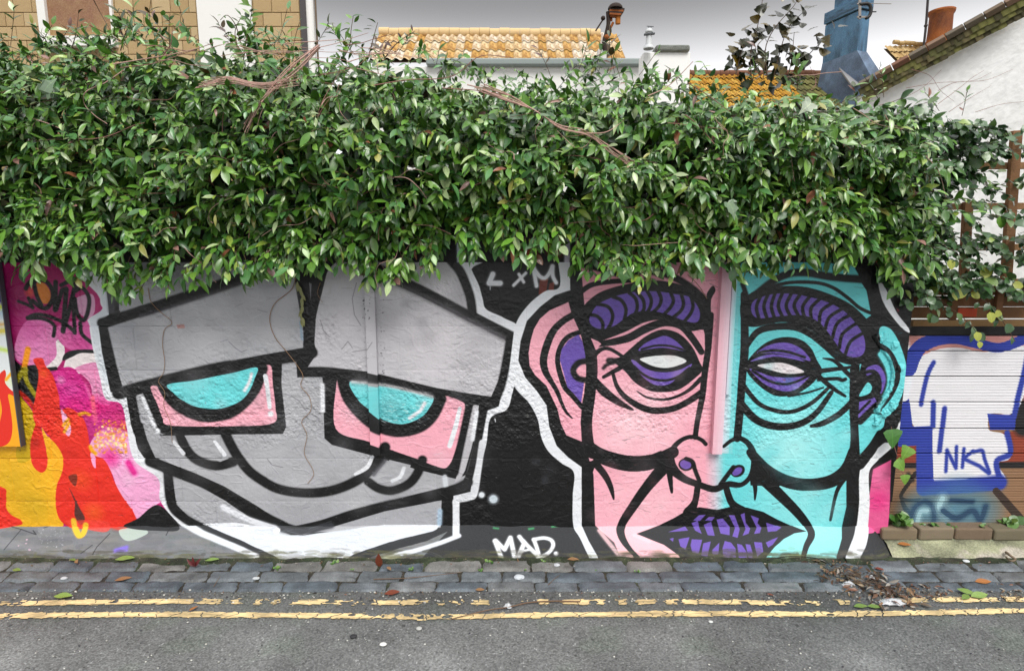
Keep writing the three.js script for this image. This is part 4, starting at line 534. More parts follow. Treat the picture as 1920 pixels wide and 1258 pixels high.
{ // timber frame and trellis above the fence
  const wood = (c) => new THREE.MeshStandardMaterial({ color: srgb(c), roughness: 0.85, bumpMap: rep(reliefWood, 1, 3), bumpScale: 0.002 });
  const wm = ['#8a6443', '#7c5537', '#94704c'].map(wood), pale = wood('#a98458'), Z = -0.12;
  const f = thing('timber_fence', 'brown timber rails and boards above the ribbed fence', 'fence'), X0 = onZ(1706, 590, Z).x;
  const yy = (p) => onZ(1800, p, Z).y, y = [598, 576, 555, 536].map(yy);
  for (let k = 0; k < 3; k++) part('board', box(X0, 3.5, y[k] + 0.003, y[k + 1], Z - 0.02, Z - rr(0, 0.004), 0.003), wm[k], f);
  part('rail', box(X0, 3.5, yy(611), yy(599), Z - 0.01, Z + 0.035, 0.004), pale, f, { label: 'pale timber rail' });
  for (const px of [1784, 1868, 1960]) { const x = onZ(px, 585, Z).x; part('upright', box(x - 0.018, x + 0.018, yy(598), yy(530), Z + 0.002, Z + 0.022, 0.003), wm[1], f); }
  part('painted_patch', box(onZ(1796, 590, Z).x, onZ(1832, 590, Z).x, yy(594), yy(578), Z - 0.002, Z + 0.002, 0.001), std('#b8421e', 0.7), f, { label: 'orange painted patch' });
  const tr = thing('trellis', 'brown wooden trellis standing in the thin leaves at the right', 'trellis'), tz = -0.16, P = (x, y2, z = tz) => onZ(x, y2, z);
  for (const [x0, ya, x1, yb, w] of [[1907, 245, 1886, 545, 0.05], [1816, 378, 1806, 560, 0.045], [1730, 420, 1724, 560, 0.045]]) part('upright', bar(P(x1, yb), P(x0, ya), w, 0.025), wm[0], tr);
  for (const [ya, xa] of [[312, 1770], [388, 1700], [465, 1690], [530, 1690]]) part('slat', bar(P(xa, ya, tz - 0.02), P(2100, ya - 3, tz - 0.02), 0.034, 0.016), wm[2], tr);
  const tm = wood('#40342a'), tb = thing('trellis', 'dark wooden trellis buried in the dense leaves above the wall', 'trellis');
  for (let k = 0; k < 11; k++) { const x = -3 + k * 0.45; part('upright', bar(new THREE.Vector3(x, 1.5, -0.2), new THREE.Vector3(x + 0.02, 2.3, -0.2), 0.03, 0.02), tm, tb); }
  for (const y2 of [1.75, 1.95, 2.15]) part('slat', bar(new THREE.Vector3(-3.2, y2, -0.225), new THREE.Vector3(1.8, y2, -0.225), 0.03, 0.018), tm, tb);
}
// ---------------------------------------------------------------- the climber over the wall
function leafGeo(len, wid, fold, droop, shape, nl = 6) { // along +y from the stalk, face to +z
  const pos = [], uv = [], idx = [];
  for (let i = 0; i <= nl; i++) {
    const t = i / nl, w = wid / 2 * shape(t), z = -droop * t * t * len;
    for (const s of [-1, 0, 1]) { pos.push(s * w, t * len, z + Math.abs(s) * w * fold - (s && i > 0 && i < nl ? Math.sin(i * 2.4 + s) * 0.02 * wid : 0)); uv.push(0.5 + s * 0.5 * shape(t), t); }
  }
  for (let i = 0; i < nl; i++) { const a = i * 3; idx.push(a, a + 1, a + 4, a, a + 4, a + 3, a + 1, a + 2, a + 5, a + 1, a + 5, a + 4); }
  const g = new THREE.BufferGeometry(); g.setAttribute('position', new THREE.Float32BufferAttribute(pos, 3)); g.setAttribute('uv', new THREE.Float32BufferAttribute(uv, 2)); g.setIndex(idx); g.computeVertexNormals(); return g;
}
const oval = (t) => Math.pow(Math.sin(Math.PI * Math.pow(t, 0.95)), 0.92) * (1 - 0.18 * t) + (t < 0.03 ? 0.05 : 0), heart = (t) => (t < 0.12 ? 0.55 + t * 3.4 : Math.pow(1 - (t - 0.12) / 0.88, 0.75)) * (t > 0.99 ? 0.02 : 1), round = (t) => Math.pow(Math.sin(Math.PI * Math.pow(t, 0.75)), 0.6);
const leafShapes = [leafGeo(1, 0.42, 0.26, 0.2, oval), leafGeo(1, 0.36, 0.42, 0.3, oval), leafGeo(1, 0.45, 0.15, 0.1, oval), leafGeo(0.8, 0.46, 0.2, 0.05, round), leafGeo(1.05, 0.32, 0.35, 0.4, oval)], ivyShapes = [leafGeo(1, 0.85, 0.12, 0.15, round), leafGeo(1, 0.7, 0.2, 0.25, oval)], heartShape = leafGeo(1, 1.05, 0.14, 0.2, heart, 8);
const [lc, lx] = canvas(128, 256);
{ // leaf face: pale midrib and side veins on an even ground
  lx.fillStyle = '#d2d2d2'; lx.fillRect(0, 0, 128, 256); for (let k = 0; k < 500; k++) { lx.globalAlpha = 0.12; lx.fillStyle = pick(['#ffffff', '#9a9a9a', '#c0c0a8']); lx.beginPath(); lx.ellipse(rr(0, 128), rr(0, 256), rr(2, 9), rr(2, 9), 0, 0, 7); lx.fill(); }
  lx.globalAlpha = 0.85; lx.strokeStyle = '#fbfbe8'; lx.lineWidth = 4; lx.beginPath(); lx.moveTo(64, 0); lx.lineTo(64, 256); lx.stroke(); lx.lineWidth = 1.6; lx.globalAlpha = 0.55;
  for (let y = 20; y < 250; y += 24) for (const s of [-1, 1]) { lx.beginPath(); lx.moveTo(64, y); lx.quadraticCurveTo(64 + s * 30, y - 10, 64 + s * 56, y - 34); lx.stroke(); } lx.globalAlpha = 1;
}
const leafTex = ctex(lc, true, false);
const leafMat = (c, rough = 0.34) => new THREE.MeshPhysicalMaterial({ color: c, map: leafTex, roughness: rough, side: THREE.DoubleSide, clearcoat: 0.4, clearcoatRoughness: 0.28 });
const greens = [['#54822c', 22], ['#48752a', 20], ['#659634', 22], ['#36642a', 14], ['#7aa644', 14], ['#568a4c', 12], ['#97b24a', 4], ['#aec48c', 9], ['#a3a356', 1.2], ['#8d5a40', 0.9], ['#a07a70', 0.6]];
function tone(list) { let s = 0; for (const g of list) s += g[1]; let k = rnd() * s; for (const g of list) { k -= g[1]; if (k <= 0) return srgb(g[0]); } return srgb(list[0][0]); }
const XU = new THREE.Vector3(), ZU = new THREE.Vector3(), MM = new THREE.Matrix4();
function leafMatrix(p, dir, nrm, size) { const d = dir.clone().normalize(); XU.crossVectors(d, nrm).normalize(); ZU.crossVectors(XU, d); return new THREE.Matrix4().makeBasis(XU.clone().multiplyScalar(size), d.multiplyScalar(size), ZU.clone().multiplyScalar(size)).setPosition(p); }
const V = (x, y, z) => new THREE.Vector3(x, y, z), jit = (s) => V(rr(-s, s), rr(-s, s), rr(-s, s));
const prof = (list, x) => { for (let i = 0; i < list.length - 2; i += 2) if (x <= list[i + 2]) return lerp(list[i + 1], list[i + 3], clamp((x - list[i]) / (list[i + 2] - list[i]), 0, 1)); return list[list.length - 1]; };
const TOPP = [-80, 75, 0, 84, 100, 96, 200, 92, 300, 76, 400, 72, 480, 84, 560, 98, 600, 106, 680, 96, 740, 92, 800, 112, 850, 138, 900, 150, 960, 146, 1040, 146, 1100, 132, 1160, 142, 1220, 158, 1300, 146, 1340, 126, 1420, 122, 1500, 146, 1560, 160, 1640, 166, 1720, 196, 1800, 214, 1880, 226, 2000, 240];
const BOTP = [-80, 515, 0, 500, 40, 458, 80, 480, 140, 490, 200, 520, 260, 530, 300, 535, 350, 515, 420, 498, 470, 502, 540, 510, 600, 488, 660, 485, 720, 508, 780, 495, 830, 485, 880, 458, 960, 460, 1040, 460, 1120, 505, 1170, 510, 1220, 490, 1290, 500, 1360, 486, 1440, 488, 1500, 476, 1560, 490, 1640, 505, 1700, 540, 1760, 560, 1840, 580, 1880, 500, 2000, 560];
const pxAt = (x, z) => x / (BACK - z) * FOCAL + 960;             // roughly the photograph's column of a point
const topY = (x) => onZ(pxAt(x, 0), prof(TOPP, pxAt(x, 0)) - 10 * (1 - sstep(x, -1.2, -0.6)) - 18 + 34 * sstep(x, 0.7, 1.0) * (1 - sstep(x, 1.7, 2)), 0).y, botY = (x) => onZ(pxAt(x, 0.14), prof(BOTP, pxAt(x, 0.14)) - 18 + (fbm(x * 4.5 + 2, 3, 3) - 0.45) * 46, 0.14).y;
const front = (x, t) => 0.15 + 0.13 * Math.sin(Math.PI * Math.min(1, t * 0.8 + 0.14)) - 0.26 * sstep(t, 0.6, 1) + (fbm(x * 2.2 + 3, t * 3.2, 3) - 0.45) * 0.34;
const leaves = [], ivyLeaves = [], twigs = [], ivyTwigs = [];
function shoot(p0, out, n, L, size, into, tw, opts = {}) {
  const dir = out.clone().normalize(), p = p0.clone(), step = L / n, pts = [p.clone()], g = opts.gravity ?? 0.12; let side = rr(0, 6.28);
  for (let k = 0; k < n; k++) {
    dir.add(V(rr(-0.12, 0.12), -g + rr(-0.05, 0.05), rr(-0.08, 0.08))).normalize(); p.addScaledVector(dir, step); pts.push(p.clone());
    const a = V(0, 1, 0).cross(dir); if (a.lengthSq() < 0.01) a.set(1, 0, 0); a.normalize(); const b = dir.clone().cross(a); side += 1.57 + rr(-0.3, 0.3);
    for (const s of [0, Math.PI]) {
      if (rnd() < (opts.gap ?? 0.1)) continue;
      const q = side + s, lat = a.clone().multiplyScalar(Math.cos(q)).addScaledVector(b, Math.sin(q)), tip = k / n;
      const d = lat.multiplyScalar(0.9 - 0.25 * tip).addScaledVector(dir, 0.45 + 0.4 * tip).add(V(0, -(opts.hang ?? 0.5) * rr(0.4, 1.2), 0.25)).add(jit(0.15));
      const nrm = V(0, 0.75, 0.65).add(jit(0.45)).normalize();
      const sz = size * rr(0.55, 1.25) * (1 - 0.35 * Math.pow(tip, 3)) * (k === 0 ? 0.8 : 1) * (opts.vary ?? 1);
      into.push({ m: leafMatrix(p.clone().add(jit(0.004)), d, nrm, sz), size: sz, p: p.clone(), c: opts.col ? tone(opts.col) : tip > 0.85 && rnd() < 0.15 ? srgb(pick(['#7f9a42', '#8fae4a', '#6d8f3c'])) : tone(greens).multiplyScalar(rr(0.9, 1.55)), front: opts.front ?? 1 });
    }
  }
  if (tw) tw.push(tube([pts[0], pts[Math.floor(n / 2)], pts[n]], 0.0016, 3, 2));
}
const IVX = onZ(1650, 300).x;
for (let k = 0; k < 1800; k++) { // outer shoots
  const x = rr(-3.05, IVX + 0.2), b = botY(x), tp = topY(x), t = Math.pow(rnd(), 0.86), y = lerp(b + 0.06, tp - 0.015, t), z = front(x, t);
  if (x > IVX - 0.1 && rnd() < 0.4) continue; if (fbm(x * 3.4 + 7, y * 4.2, 2) < 0.3 && rnd() < 0.7) continue;
  const up = sstep(t, 0.75, 1);
  shoot(V(x, y + 0.03, z - 0.1), V(rr(-0.6, 0.6), rr(-0.2, 0.5) + up * 0.25, 0.9 - up * 0.25), 3 + Math.floor(rnd() * 2), rr(0.085, 0.15), rr(0.06, 0.088) * lerp(1.0, 0.84, t), leaves, twigs, { hang: 0.5 - up * 0.35 });
}
for (let k = 0; k < 1100; k++) { const x = rr(-3.1, IVX + 0.15), b = botY(x), tp = topY(x), t = Math.pow(rnd(), 1.1), y = lerp(b + 0.1, tp - 0.08, t), z = front(x, t) - 0.17; shoot(V(x, y + 0.04, z - 0.05), V(rr(-1, 1), rr(-0.4, 0.5), 0.5), 4, rr(0.1, 0.16), rr(0.08, 0.11), leaves, null, { front: 0, gap: 0.05 }); }
for (let k = 0; k < 6500; k++) { const x = rr(-3.15, IVX + 0.1), b = botY(x), tp = topY(x), t = rnd(), y = lerp(b + 0.12, tp - 0.07, t), z = front(x, t) - rr(0.2, 0.36), sz = rr(0.09, 0.14); leaves.push({ m: leafMatrix(V(x, y, z), jit(1).add(V(0, -0.4, 0)), V(0, 0.3, 1).add(jit(0.6)), sz), size: sz, p: V(x, y, z), c: tone(greens).multiplyScalar(0.5), front: 0 }); }  // deep leaves, colour darkened to paint the shade inside the climber
for (let k = 0; k < 420; k++) { // low shoots joining the mass to the fringe
  const x = rr(-3.0, IVX + 0.1), b = botY(x), y = b + rr(0.04, 0.26); shoot(V(x, y, front(x, 0.05) - rr(0.04, 0.14)), V(rr(-0.8, 0.8), rr(-0.3, 0.3), 0.7), 4, rr(0.08, 0.14), rr(0.06, 0.088), leaves, k % 3 ? null : twigs, { gravity: 0.16, hang: 0.55 }); }
for (let k = 0; k < 330; k++) { // fringe hanging over the wall
  const x = rr(-3.0, IVX + 0.1), b = botY(x); shoot(V(x, b + rr(0.0, 0.12), rr(0.08, 0.22)), V(rr(-0.5, 0.5), -0.4, 0.5), 3 + Math.floor(rnd() * 3), rr(0.07, 0.15), rr(0.058, 0.09), leaves, twigs, { gravity: 0.22, hang: 0.62, gap: 0.2 }); }
for (let k = 0; k < 34; k++) { // loose sprigs along the top
  const x = rr(-3.0, IVX + 0.5), y = topY(x) - 0.02, col = rnd() < 0.4 ? [['#5c4a2c', 2], ['#6b3f2e', 2], ['#4c5a2c', 3]] : null; shoot(V(x, y, rr(-0.2, 0.02)), V(rr(-0.8, 0.8), 1, rr(-0.2, 0.4)), 4, rr(0.08, 0.18), rr(0.045, 0.075), leaves, twigs, { gravity: 0.03, hang: -0.2, gap: 0.3, ...(col ? { col } : {}) }); }
// named tall shoots seen against the sky
const tall = (pts, z, n, size, o = {}) => { const c = new THREE.CatmullRomCurve3(pts.map(([x, y]) => onZ(x, y, z))); twigs.push(tube(c.getPoints(8), 0.0032, 4, 2, 0.4)); for (let k = 1; k <= n; k++) { const t = k / n, p = c.getPoint(t * (o.from ? 1 - o.from : 1) + (o.from ?? 0)), tg = c.getTangent(t); for (const s of [-1, 1]) { if (rnd() < (o.gap ?? 0.15)) continue; const d = V(s * rr(0.5, 1), rr(-0.5, 0.5), rr(-0.3, 0.5)).addScaledVector(tg, 0.5); leaves.push({ m: leafMatrix(p.clone().add(jit(o.spread ?? 0.012)), d, V(0, 0.6, 0.6).add(jit(0.6)), size * rr(0.7, 1.2)), size, p, c: tone(o.col ?? greens), front: 1, heart: o.heart }); } } };
tall([[455, 120], [462, 70], [470, 30], [472, 2]], -0.06, 11, 0.06); tall([[448, 100], [440, 60], [452, 30]], -0.06, 7, 0.05); tall([[450, 80], [440, 45], [424, 28], [412, 38]], -0.06, 5, 0.02, { gap: 0.4 });
tall([[640, 115], [655, 85], [658, 55], [662, 30]], -0.08, 6, 0.055, { gap: 0.3 }); tall([[690, 110], [700, 70], [708, 42]], -0.08, 6, 0.045, { gap: 0.3 }); tall([[720, 110], [745, 80], [778, 58]], -0.08, 6, 0.04, { col: [['#4a2c26', 2], ['#3b4a22', 1]] });
tall([[130, 100], [142, 60], [146, 25]], -0.06, 5, 0.045, { gap: 0.3, col: [['#6b3a2a', 2], ['#4a5a3a', 1]] }); tall([[225, 95], [235, 60], [248, 35]], -0.06, 4, 0.04, { gap: 0.2, col: [['#6b3a2a', 2], ['#3f5a3a', 1]] }); tall([[318, 95], [316, 50], [318, 25]], -0.06, 6, 0.04, { gap: 0.3 });
const ochre = [['#33351a', 3], ['#2a2f18', 3], ['#5c4f18', 2], ['#7a6416', 1]];
for (const s of [[[1410, 150], [1408, 100], [1422, 45], [1432, -10]], [[1440, 150], [1436, 90], [1455, 50], [1490, 10], [1500, -10]], [[1450, 150], [1465, 90], [1480, 50], [1510, 20]], [[1380, 140], [1390, 100], [1400, 70]], [[1475, 160], [1485, 110], [1490, 60]], [[1500, 160], [1505, 120], [1540, 80], [1560, 65]]]) { tall(s, -0.16, 9, 0.052, { col: ochre, spread: 0.035, gap: 0.25, heart: 1 }); tall(s, -0.18, 9, 0.045, { col: ochre, spread: 0.06, gap: 0.5, heart: 1, from: 0 }); }
for (let k = 0; k < 60; k++) { const p = onZ(rr(1370, 1510), rr(95, 165), -0.18); leaves.push({ m: leafMatrix(p, jit(1), V(0, 0.6, 0.6).add(jit(0.7)), rr(0.035, 0.05)), size: 0.04, p, c: tone([['#33421f', 3], ['#454f22', 2]]), front: 1, heart: 1 }); }
// the thinner, rounder leaves over the trellis at the right
const ivyCol = [['#426a38', 5], ['#4d7640', 4], ['#38602f', 4], ['#688a4a', 2], ['#7d9a56', 1]];
for (let k = 0; k < 1300; k++) {
  const px = rr(1630, 2010), py = rr(200, 590), t = (py - 200) / 390, x = onZ(px, py, 0).x;
  const top = prof(TOPP, px), bot = px < 1700 ? lerp(505, 545, (px - 1630) / 70) : 548; if (py < top + 10 || py > bot) continue;
  const open = fbm(px / 46, py / 40, 3) - 0.44, thin = sstep(px, 1740, 1800) * sstep(py, 255, 300); if (rnd() < thin * (0.66 + open * 2.6)) continue; if (px > 1860 && py > 245 && py < 430 && rnd() < 0.88) continue;
  const p = onZ(px, py, rr(-0.14, 0.1) - 0.04);
  shoot(p, V(rr(-0.7, 0.7), rr(-0.5, 0.4), 0.7), 4, rr(0.07, 0.13), rr(0.04, 0.062), ivyLeaves, ivyTwigs, { col: ivyCol, hang: 0.6, gap: 0.15 });
}
for (const s of [[[1760, 560], [1800, 590], [1830, 620], [1838, 640]], [[1840, 560], [1862, 575], [1880, 600], [1905, 640]], [[1720, 540], [1740, 575], [1750, 590]], [[1660, 510], [1690, 550], [1705, 565]]]) { const c = new THREE.CatmullRomCurve3(s.map(([x, y]) => onZ(x, y, 0.03))); ivyTwigs.push(tube(c.getPoints(6), 0.0018, 4, 2)); for (let k = 0; k < 9; k++) { const p = c.getPoint(k / 9).add(jit(0.02)), sz = rr(0.032, 0.055); ivyLeaves.push({ m: leafMatrix(p, V(rr(-1, 1), -0.8, 0.3), V(0, 0.5, 0.8).add(jit(0.4)), sz), size: sz, p, c: tone(ivyCol), front: 1 }); } }
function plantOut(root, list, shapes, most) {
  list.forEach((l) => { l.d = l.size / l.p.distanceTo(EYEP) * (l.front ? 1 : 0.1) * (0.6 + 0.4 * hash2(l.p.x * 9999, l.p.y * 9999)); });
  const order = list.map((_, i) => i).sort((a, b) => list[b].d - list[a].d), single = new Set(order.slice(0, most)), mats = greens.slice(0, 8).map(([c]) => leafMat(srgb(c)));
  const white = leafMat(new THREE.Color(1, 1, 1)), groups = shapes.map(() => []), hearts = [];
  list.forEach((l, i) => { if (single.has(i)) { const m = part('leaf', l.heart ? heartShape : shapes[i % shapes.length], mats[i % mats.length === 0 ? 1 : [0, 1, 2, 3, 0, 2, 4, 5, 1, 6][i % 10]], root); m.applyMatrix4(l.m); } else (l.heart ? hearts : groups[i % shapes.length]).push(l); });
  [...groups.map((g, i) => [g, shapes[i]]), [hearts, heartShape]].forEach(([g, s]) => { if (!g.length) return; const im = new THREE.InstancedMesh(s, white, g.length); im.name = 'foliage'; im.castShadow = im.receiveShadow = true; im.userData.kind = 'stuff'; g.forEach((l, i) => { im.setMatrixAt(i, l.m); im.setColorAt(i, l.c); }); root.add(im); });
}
const climber = thing('climbing_plant', 'dense glossy evergreen climber covering the top of the painted wall', 'climber'), ivy = thing('climbing_plant', 'thinner round leaved climber over the wooden trellis at the fence', 'climber');
plantOut(climber, leaves, leafShapes, 300); plantOut(ivy, ivyLeaves, ivyShapes, 290);
const twigMat = std('#5b4636', 0.85), vineMat = std('#b89488', 0.85), redTwig = std('#8a6258', 0.8);
part('twigs', mergeGeometries(twigs), twigMat, climber, { kind: 'stuff' }); part('twigs', mergeGeometries(ivyTwigs), twigMat, ivy, { kind: 'stuff' });
{ // long bare stems, dead vine bundles
  const stem = (pts, z, r, mat = vineMat, name = 'stem') => part(name, tube(pts.map(([x, y], i) => onZ(x, y, z + Math.sin(i * 2.1 + pts[0][0]) * 0.03)), r, 5, 5, 0.6), mat, climber);
  const Z = 0.26;
  for (let k = 0; k < 11; k++) { const o = rr(-8, 8), e = rr(-14, 14); stem([[592 + rr(-6, 8), 86 + o * 0.4], [560 + o, 118 + o], [525 + o, 150 + o * 0.6], [500 + o * 0.7, 180 + e * 0.5], [484 + e * 0.6, 205 + e * 0.3], [468 + e, 236 + rr(-8, 14)]], Z + rr(-0.03, 0.02), rr(0.0018, 0.0032), vineMat, 'dead_vine'); }
  for (let k = 0; k < 10; k++) { const o = rr(-7, 7); stem([[385 + rr(-20, 30), 158 + o], [430 + o, 150 + o], [470, 158 + o * 0.7], [510, 160 + o], [545 + rr(-10, 20), 150 + o * 1.5]], Z + rr(-0.02, 0.03), rr(0.0015, 0.0026), vineMat, 'dead_vine'); }
  for (let k = 0; k < 8; k++) { const o = rr(-8, 8); stem([[905 + rr(-30, 10), 165 + o], [955, 185 + o], [1000 + o, 205 + o * 0.6], [1050, 238 + o * 0.5], [1100 + o, 250 + o], [1150, 285 + o], [1195 + rr(-15, 15), 315 + o]], Z - 0.01 + rr(-0.02, 0.02), rr(0.0016, 0.0028), vineMat, 'dead_vine'); }
  stem([[1100, 250], [1135, 248], [1162, 232], [1170, 225]], Z, 0.0024); stem([[1018, 220], [1004, 245], [1010, 270], [1028, 276]], Z, 0.0018); stem([[1115, 250], [1100, 272], [1080, 277], [1062, 262], [1045, 245]], Z, 0.0018);
  for (const s of [[[590, 235], [602, 195], [618, 165], [640, 130]], [[586, 250], [600, 210], [624, 178], [648, 160]], [[600, 200], [612, 184], [632, 180], [640, 168]], [[430, 180], [418, 215], [416, 250]], [[0, 175], [25, 167], [60, 182], [95, 184]], [[230, 132], [196, 155], [160, 172], [157, 195], [175, 215], [200, 232]], [[130, 257], [160, 261], [205, 254], [250, 235], [270, 230]], [[60, 222], [85, 230], [110, 240]], [[210, 120], [260, 112], [330, 100], [372, 90]], [[225, 127], [290, 118], [350, 98], [400, 80]], [[300, 110], [320, 80], [322, 60], [340, 45]], [[1235, 310], [1260, 285], [1270, 262]], [[740, 332], [765, 335], [785, 352], [800, 372]], [[880, 350], [920, 340], [935, 360], [955, 378], [985, 372]], [[1285, 215], [1310, 235], [1340, 270]], [[1340, 220], [1355, 240], [1375, 250]], [[1460, 195], [1475, 230], [1485, 300], [1490, 340]], [[1660, 215], [1672, 232], [1695, 240]], [[1735, 290], [1760, 320], [1775, 370]], [[830, 165], [900, 170], [960, 180]], [[700, 160], [760, 150], [850, 142], [900, 105], [960, 108]], [[1215, 180], [1255, 160], [1300, 115]], [[1290, 155], [1330, 180], [1370, 210]]]) stem(s, Z - 0.02 + rr(-0.02, 0.03), rr(0.0016, 0.0026), rnd() < 0.6 ? vineMat : redTwig);
  for (let k = 0; k < 46; k++) { let x = rr(10, 1640), y = rr(130, 470), a = rr(0, 6.28); const s = [[x, y]]; for (let j = 0; j < 4; j++) { a += rr(-0.7, 0.7); x += Math.cos(a) * rr(14, 34); y += Math.sin(a) * rr(8, 22) + 3; s.push([x, y]); } stem(s, rr(0.2, 0.27), rr(0.0013, 0.0021), rnd() < 0.5 ? vineMat : redTwig); }
  for (let k = 0; k < 26; k++) { let x = rr(250, 680), y = rr(80, 150), a = rr(-0.6, 0.3); const s = [[x, y]]; for (let j = 0; j < 3; j++) { a += rr(-0.5, 0.5); x += Math.cos(a) * rr(24, 54); y += Math.sin(a) * 16; s.push([x, y]); } stem(s, rr(0.06, 0.16), rr(0.0013, 0.0024), rnd() < 0.6 ? vineMat : redTwig); }
  stem([[172, -5], [185, 20], [205, 55], [216, 72]], -0.2, 0.0022, twigMat); stem([[1490, 188], [1508, 215], [1518, 262]], 0.2, 0.006, std('#2a2624', 0.7), 'dead_stem');
  for (const s of [[[1640, 200], [1690, 185], [1730, 165], [1766, 131]], [[1700, 165], [1760, 155], [1830, 150], [1860, 135]], [[1760, 195], [1800, 165], [1825, 145], [1846, 132]], [[1760, 170], [1790, 155], [1850, 150], [1900, 130]], [[1780, 210], [1810, 190], [1860, 160]], [[1830, 210], [1880, 195], [1930, 190]], [[1710, 130], [1745, 142], [1765, 170], [1790, 190]]]) part('stem', tube(s.map(([x, y]) => onZ(x, y, -0.1)), 0.0013, 4, 5, 0.5), redTwig, ivy);
  // tendrils crawling down the painted wall
  const wallStem = (s, r) => part('tendril', tube(s.map(([x, y]) => onZ(x, y, 0.005)), r, 5, 4, 0.7), std('#94765a', 0.8), climber);
  wallStem([[277, 540], [282, 565], [300, 585], [322, 605], [308, 617], [304, 645], [308, 680], [305, 700], [296, 715], [308, 735], [306, 760], [318, 790], [322, 830]], 0.0016); wallStem([[556, 505], [548, 540], [514, 570], [505, 598], [515, 632], [535, 657], [560, 690], [568, 706], [563, 722], [580, 745], [582, 770], [565, 790], [575, 815], [570, 850], [585, 878], [588, 890], [576, 907]], 0.0019);
  wallStem([[466, 520], [500, 522], [532, 531], [550, 515], [570, 507]], 0.0016); wallStem([[600, 530], [595, 550], [604, 567]], 0.0013); wallStem([[1135, 500], [1115, 478], [1108, 470]], 0.002); wallStem([[1290, 515], [1310, 535], [1326, 560]], 0.0018);
  // wilted pale shoot and a few leaves of their own
  const wilt = leafMat(srgb('#a9ab72'), 0.7); for (let k = 0; k < 11; k++) { const t = k / 10, p = onZ(557 + Math.sin(t * 4) * 5 + t * 10, 528 + t * 72, 0.02); const m = part('wilted_leaf', leafShapes[1], wilt, climber, k ? undefined : { label: 'pale wilted leaves hanging limp' }); m.applyMatrix4(leafMatrix(p, V(rr(-0.35, 0.5), -1, rr(0, 0.3)), V(rr(-1, 1), 0.2, 0.8), rr(0.035, 0.055))); }
  const yel = leafMat(srgb('#b9c24a'), 0.45); [[1790, 545, 0.05, 0.3], [1808, 540, 0.06, -0.5], [1822, 548, 0.05, 1], [1782, 487, 0.05, 0.2], [1838, 515, 0.06, 2.0], [1857, 585, 0.055, 0.2], [1876, 582, 0.04, -0.6], [1832, 622, 0.05, 0.2], [1838, 640, 0.035, 0], [1900, 533, 0.05, 1.4], [1897, 546, 0.03, 1.9]].forEach(([x, y, s, a], i) => { const m = part('yellow_leaf', ivyShapes[0], yel, ivy, i ? undefined : { label: 'yellow green young leaves' }); m.applyMatrix4(leafMatrix(onZ(x, y, 0.05), V(Math.sin(a), -Math.cos(a), 0.3), V(0, 0.3, 1), s)); });
  const lobe = new THREE.Shape(); [[0, 0], [0.12, -0.08], [0.36, -0.06], [0.5, 0.16], [0.34, 0.3], [0.42, 0.52], [0.3, 0.56], [0.16, 0.66], [0, 1], [-0.16, 0.66], [-0.3, 0.56], [-0.42, 0.52], [-0.34, 0.3], [-0.5, 0.16], [-0.36, -0.06], [-0.12, -0.08]].forEach(([x, y], i) => (i ? lobe.lineTo(x, y) : lobe.moveTo(x, y)));
  const lg = new THREE.ExtrudeGeometry(lobe, { depth: 0.004, bevelEnabled: false }), lp = lg.attributes.position; for (let i = 0; i < lp.count; i++) lp.setZ(i, lp.getZ(i) + Math.abs(lp.getX(i)) * 0.3 - lp.getY(i) * lp.getY(i) * 0.25); lg.computeVertexNormals(); setUV(lg, (x, y) => [0.5 + x * 0.9, clamp(y, 0, 1)]);
  [[1365, 392, 0.085, 0.5, '#8fa888'], [1522, 205, 0.075, -0.9, '#c2d0b8'], [1168, 515, 0.085, 0.1, '#4c7a3a'], [85, 188, 0.09, 2.4, '#86a080'], [1310, 520, 0.06, 0.4, '#557f42']].forEach(([x, y, s, a, c]) => { const m = part('leaf', lg, leafMat(srgb(c), 0.45), climber); m.applyMatrix4(leafMatrix(onZ(x, y - 12, 0.27), V(Math.sin(a), -Math.cos(a), 0.35), V(0.3, 0.5, 0.8), s)); });
}
